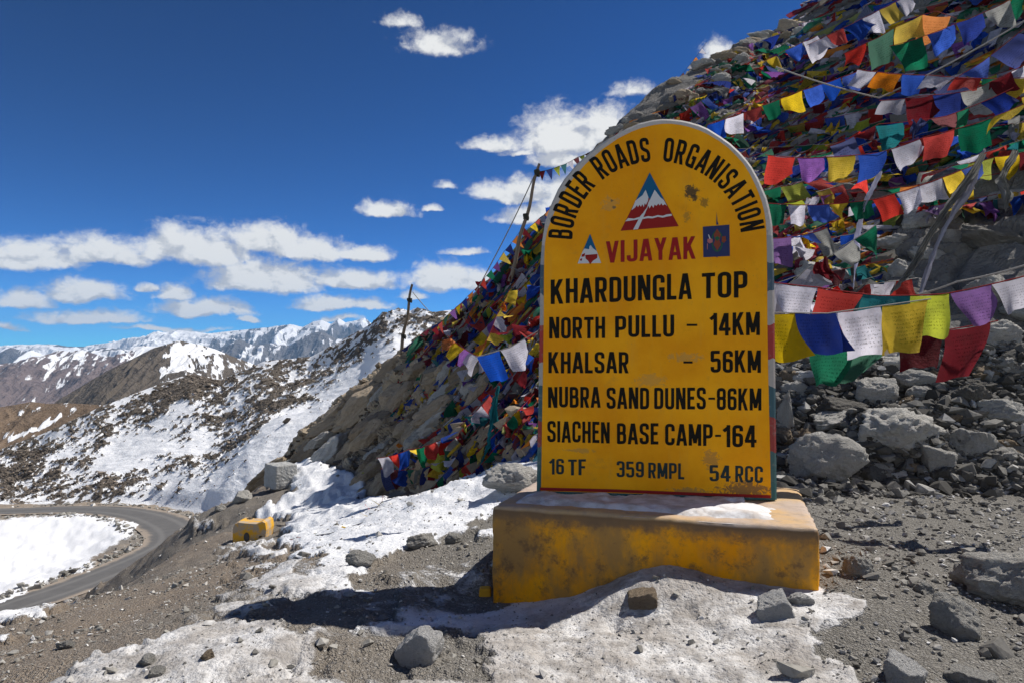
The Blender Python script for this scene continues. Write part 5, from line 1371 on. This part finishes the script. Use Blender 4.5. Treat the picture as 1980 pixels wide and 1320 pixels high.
def heap_fn(t, b):
    tn = t.attr('tone'); n = t.noise(t.pos(), 14, 4, .6)
    c = t.ramp(tn, [(0, (.012, .07, .40)), (.14, (.50, .48, .56)), (.26, (.36, .03, .03)), (.37, (.02, .15, .09)), (.48, (.60, .42, .04)), (.57, (.015, .03, .17)), (.66, (.20, .19, .17)), (.76, (.22, .02, .05)), (.84, (.28, .30, .10)), (.91, (.02, .14, .22)), (.96, (.65, .22, .03))], 'CONSTANT')
    c = t.mix(t.ss(n, .35, .75, 0, .5), c, (.12, .115, .11)); t.set(b.inputs['Base Color'], c)
    tr = t.new('ShaderNodeBsdfTranslucent'); t.set(tr.inputs[0], c); mx = t.new('ShaderNodeMixShader'); mx.inputs[0].default_value = .35
    t.l.new(b.outputs[0], mx.inputs[1]); t.l.new(tr.outputs[0], mx.inputs[2]); return mx.outputs[0]
hm = mesh_np('loose_flags', V, Fc, material('faded_cloth', heap_fn, .9, .1), True, {'tone': tone})
link('loose_flags', hm, kind='stuff', label='mass of faded loose prayer flags heaped over the hillside')

# --- ceremonial scarves hanging in long strips
def scarf(pl, wpx, label, mat, twist=2.0, seed=0):
    p3 = [Vector(P(*q)) for q in pl]; path = [p3[i].lerp(p3[i + 1], k / 14) for i in range(len(p3) - 1) for k in range(14)] + [p3[-1]]
    V = []; n_ = len(path); rr = random.Random(seed); ph = rr.uniform(0, 6)
    for i, p in enumerate(path):
        t = (path[min(i + 1, n_ - 1)] - path[max(i - 1, 0)]).normalized(); u = t.cross(Vector((0, 1, 0))).normalized(); w = t.cross(u); q = i / (n_ - 1)
        W = wpx * .62 * p.y / F * (.25 + .2 * rr.uniform(-.5, .5) + .45 * math.sin(math.pi * min(q * 1.05 + .05, 1)) + .2 * math.sin(9 * q + ph)); a = twist * q + .6 * math.sin(5 * q + ph)
        for k in range(14):
            s = k / 13 - .5; V.append(tuple(p + (u * math.cos(a) + w * math.sin(a)) * s * W + (w * math.cos(a) - u * math.sin(a)) * W * .38 * math.sin(s * 19 + q * 13 + ph) + u * W * .3 * math.sin(q * 8 + ph)))
    o = link('scarf', mesh_np('scarf', V, grid_faces(n_, 14), mat, True), label=label, category='scarf')
scarf([(1900,295,6.3),(1835,400,6.3),(1780,490,6.2),(1722,568,6.0)], 34, 'longest white scarf hanging in a diagonal strip over the dark hollow', MC['grey'], 1.2, 1)
scarf([(1905,290,6.4),(1860,380,6.3),(1815,470,6.2),(1778,565,6.0)], 30, 'lilac tinged scarf hanging right beside the longest white scarf', MC['white'], 2.2, 2)
scarf([(1700,330,6.9),(1672,400,6.8),(1655,470,6.7),(1650,560,6.6)], 24, 'knotted white scarf hanging left of the two long diagonal ones', MC['white'], 2.6, 3)
scarf([(1960,290,6.8),(1940,350,6.8),(1945,410,6.7)], 40, 'dull grey scarf in shade near the right edge', MC['grey'], .5, 4)
scarf([(965,745,8.6),(955,800,8.5),(945,860,8.4),(930,900,8.3)], 36, 'dull green veil hanging down the outcrop next to the slab', MC['teal'], .8, 5)

# poles
def wood_fn(t, b):
    p = t.coord('Object'); n = t.noise(t.vmath('MULTIPLY', p, (1, 1, .15)), 30, 5, .6)
    t.set(b.inputs['Base Color'], t.mix(n, (.10, .075, .055), (.30, .24, .18))); t.set(b.inputs['Normal'], t.bump(n, .4, .01))
M_wood = material('weathered_wood', wood_fn, .9, .15)
def pole(a, b, rad, label, bind):
    p0, p1 = Vector(P(*a)), Vector(P(*b)); root = bpy.data.objects.new('flag_pole', None); C.objects.link(root); root.location = p0; root['label'] = label; root['category'] = 'pole'
    pth = [(p1 - p0) * (k / 14) + Vector((.02 * math.sin(k * .9), 0, 0)) for k in range(15)]
    s = bpy.data.objects.new('shaft', tube_mesh('shaft', pth, rad, M_wood, 8, .6)); C.objects.link(s); s.parent = root
    for k in bind:
        c = (p1 - p0) * k; w = tube_mesh('binding', [c + Vector((0, 0, -.05)), c + Vector((.01, 0, -.02)), c + Vector((0, 0, .03)), c + Vector((0, 0, .06))], rad * 1.35, M_cordd, 8)
        q = bpy.data.objects.new('binding', w); C.objects.link(q); q.parent = root
pole((985,545,12.9), (1043,317,12.7), .042, 'tall leaning wooden pole on the skyline left of the slab', (.55, .92))
pole((771,705,19.5), (797,550,19.3), .055, 'shorter weathered pole standing at the end of the flag slope', (.35, .8))
pole((1652,560,6.9), (1648,500,6.9), .02, 'short stick among the flags right of the slab', (.5,))
def wire(pl, rad, label, m=M_cordw, sag=.02):
    p3 = [Vector(P(*q)) for q in pl]; pth = []
    for i in range(len(p3) - 1):
        for k in range(10): t = k / 10; p = p3[i].lerp(p3[i + 1], t); p.z -= sag * (p3[i + 1] - p3[i]).length * 4 * t * (1 - t); pth.append(p)
    pth.append(p3[-1]); link('rope', tube_mesh('rope', [p for p in pth], rad, m, 5), label=label, category='rope')
wire([(1033,340,12.75),(955,500,13.1),(905,590,13.6)], .011, 'slack guy rope from the tall pole down to the slope')
wire([(798,565,19.3),(840,612,18.6)], .012, 'rope from the short pole to the rocks beside it')
wire([(1775,570,5.6),(1850,545,5.5),(1985,512,5.4)], .008, 'loose pale rope rising to the right edge above the lowest flags')
wire([(1500,130,8.6),(1700,190,8.4),(1990,35,8)], .01, 'tight pale rope across the dark hollow at top right')

# ================================================================== SMALL PAINTED MARKERS
def block_mesh(name, sx, sy, sz, mat, seed, taper=.9, bev_=.03, rough=.02):
    bm = bmesh.new(); bmesh.ops.create_cube(bm, size=1)
    for v in bm.verts:
        k = taper if v.co.z > 0 else 1; v.co = Vector((v.co.x * sx * k, v.co.y * sy * k, (v.co.z + .5) * sz))
    bmesh.ops.bevel(bm, geom=bm.edges[:], offset=bev_, segments=3, profile=.6, affect='EDGES')
    bmesh.ops.subdivide_edges(bm, edges=[e for e in bm.edges if e.calc_length() > .1], cuts=8, use_grid_fill=True)
    co = np.array([v.co[:] for v in bm.verts]); dsp = (fbm(co * 6 + seed, 4, seed) - .5) * rough * 2
    bm.normal_update()
    for v, d in zip(bm.verts, dsp): v.co += v.normal * float(d)
    me = bpy.data.meshes.new(name); bm.to_mesh(me); bm.free(); me.materials.append(mat); return me
h_ = hit(540, 936); d_ = h_[0].y
M_conc = material('pale_concrete', lambda t, b: (t.set(b.inputs['Base Color'], t.mix(t.noise(t.pos(), 6, 6, .6), (.30, .30, .29), (.50, .50, .49))), t.set(b.inputs['Normal'], t.bump(t.noise(t.pos(), 14, 6, .7), .8, .06)), None)[2], .9, .2)
o = link('concrete_block', block_mesh('concrete_block', .78, .95, .80, M_conc, 7, .96, .05, .03), label='pale grey concrete block on the rim where the outcrop ends', category='concrete block')
d_ -= .8; o.location = Vector(P(540, 938, d_)) - Vector((0, -.1, .05)); sc_ = 66 * d_ / F / 1.15; o.scale = (sc_, sc_, 45 * d_ / F / .8); o.rotation_euler = (0, 0, .75)
# overturned small yellow marker on the path
h_ = hit(484, 1046); d_ = h_[0].y if h_ else 12
def mk_pt(px, py): q = P(px, py, d_); return q
ol = [(451,1049),(450,1035),(451,1018),(456,1010),(462,1007),(480,1009),(498,1010),(510,1005),(516,1008),(518,1022),(516,1040),(515,1046),(512,1046),(511,1038),(508,1033),(504,1034),(502,1040),(501,1047),(487,1046),(470,1050)]
pf = [mk_pt(*q) for q in ol]; bkv = Vector((.0, .26, .0)); n_ = len(ol)
rootm = bpy.data.objects.new('overturned_marker', None); C.objects.link(rootm); rootm.location = pf[0]; rootm['label'] = 'small worn yellow concrete marker lying on the path beside the snow bank'; rootm['category'] = 'marker'
def rl(v): return tuple(Vector(v) - pf[0])
cen2 = sum(pf, Vector()) / n_
Vm = [rl(cen2 + (p - cen2) * .95 - Vector((0, .04, 0))) for p in pf] + [rl(p) for p in pf] + [rl(p + bkv) for p in pf]
Fm = [tuple(range(n_))] + [(i, (i + 1) % n_, (i + 1) % n_ + n_, i + n_) for i in range(n_)] + [(i + n_, (i + 1) % n_ + n_, (i + 1) % n_ + 2 * n_, i + 2 * n_) for i in range(n_)] + [tuple(range(3 * n_ - 1, 2 * n_ - 1, -1))]
me = bpy.data.meshes.new('body'); me.from_pydata(Vm, [], Fm)
bm = bmesh.new(); bm.from_mesh(me); bmesh.ops.recalc_face_normals(bm, faces=bm.faces); bmesh.ops.triangulate(bm, faces=bm.faces); bm.to_mesh(me); bm.free()
M_ym = material('chipped_yellow_paint', lambda t, b: (t.set(b.inputs['Base Color'], t.mix(t.ss(t.noise(t.pos(), 5, 6, .7), .44, .56), (.72, .38, .03), (.42, .34, .25))), None)[1], .75, .2)
me.materials.append(M_ym); ob = bpy.data.objects.new('body', me); C.objects.link(ob); ob.parent = rootm
M_hole_shade = material('hollow_shade', lambda t, b: (t.set(b.inputs['Base Color'], t.mix(t.noise(t.pos(), 9, 3), (.06, .055, .05), (.14, .13, .12))), None)[1], .95, .1)
hv_ = [rl(mk_pt(479 + 5.5 * math.cos(a), 1036 - 9 * math.sin(a)) + Vector((0, -.046, 0))) for a in np.linspace(0, 2 * math.pi, 16, endpoint=False)]  # dark disc on the face, the hole's shade put into its colour
hb = [tuple(Vector(v) + Vector((0, .03, 0))) for v in hv_]
me = bpy.data.meshes.new('recess_shade'); me.from_pydata(hv_ + hb, [], [tuple(range(16))] + [(i, (i + 1) % 16, (i + 1) % 16 + 16, i + 16) for i in range(16)]); me.materials.append(M_hole_shade)
ob = bpy.data.objects.new('recess_shade', me); C.objects.link(ob); ob.parent = rootm
o = put_rock('stone', rock_lib[2], M_brown, P(482, 1003, d_ + .2), (.10, .10, .07), (0, 0, 0)); o['label'] = 'tiny reddish stone resting on top of the yellow marker'; o['category'] = 'stone'
# little yellow block tucked at the plinth's left end
q = P(938, 1152, 3.95)
o = link('painted_block', block_mesh('painted_block', .07, .07, .05, M_ym, 9, .9, .012, .006), label='little yellow painted block beside the left end of the plinth', category='block'); o.location = q

# ================================================================== AIR
bm = bmesh.new(); bmesh.ops.create_cube(bm, size=1)
for v in bm.verts: v.co = Vector((v.co.x * 44000, v.co.y * 22000 + 7500, v.co.z * 2900 - 250))
me = bpy.data.meshes.new('haze'); bm.to_mesh(me); bm.free()
hz = bpy.data.materials.new('pale_air'); hz.use_nodes = True; t = NT(hz.node_tree); t.n.clear(); out = t.new('ShaderNodeOutputMaterial'); pv = t.new('ShaderNodeVolumePrincipled')
pv.inputs['Color'].default_value = (.34, .62, 1, 1); pv.inputs['Density'].default_value = 3.6e-5; pv.inputs['Anisotropy'].default_value = 0
t.l.new(pv.outputs[0], out.inputs['Volume']); me.materials.append(hz); link('haze', me, kind='stuff')
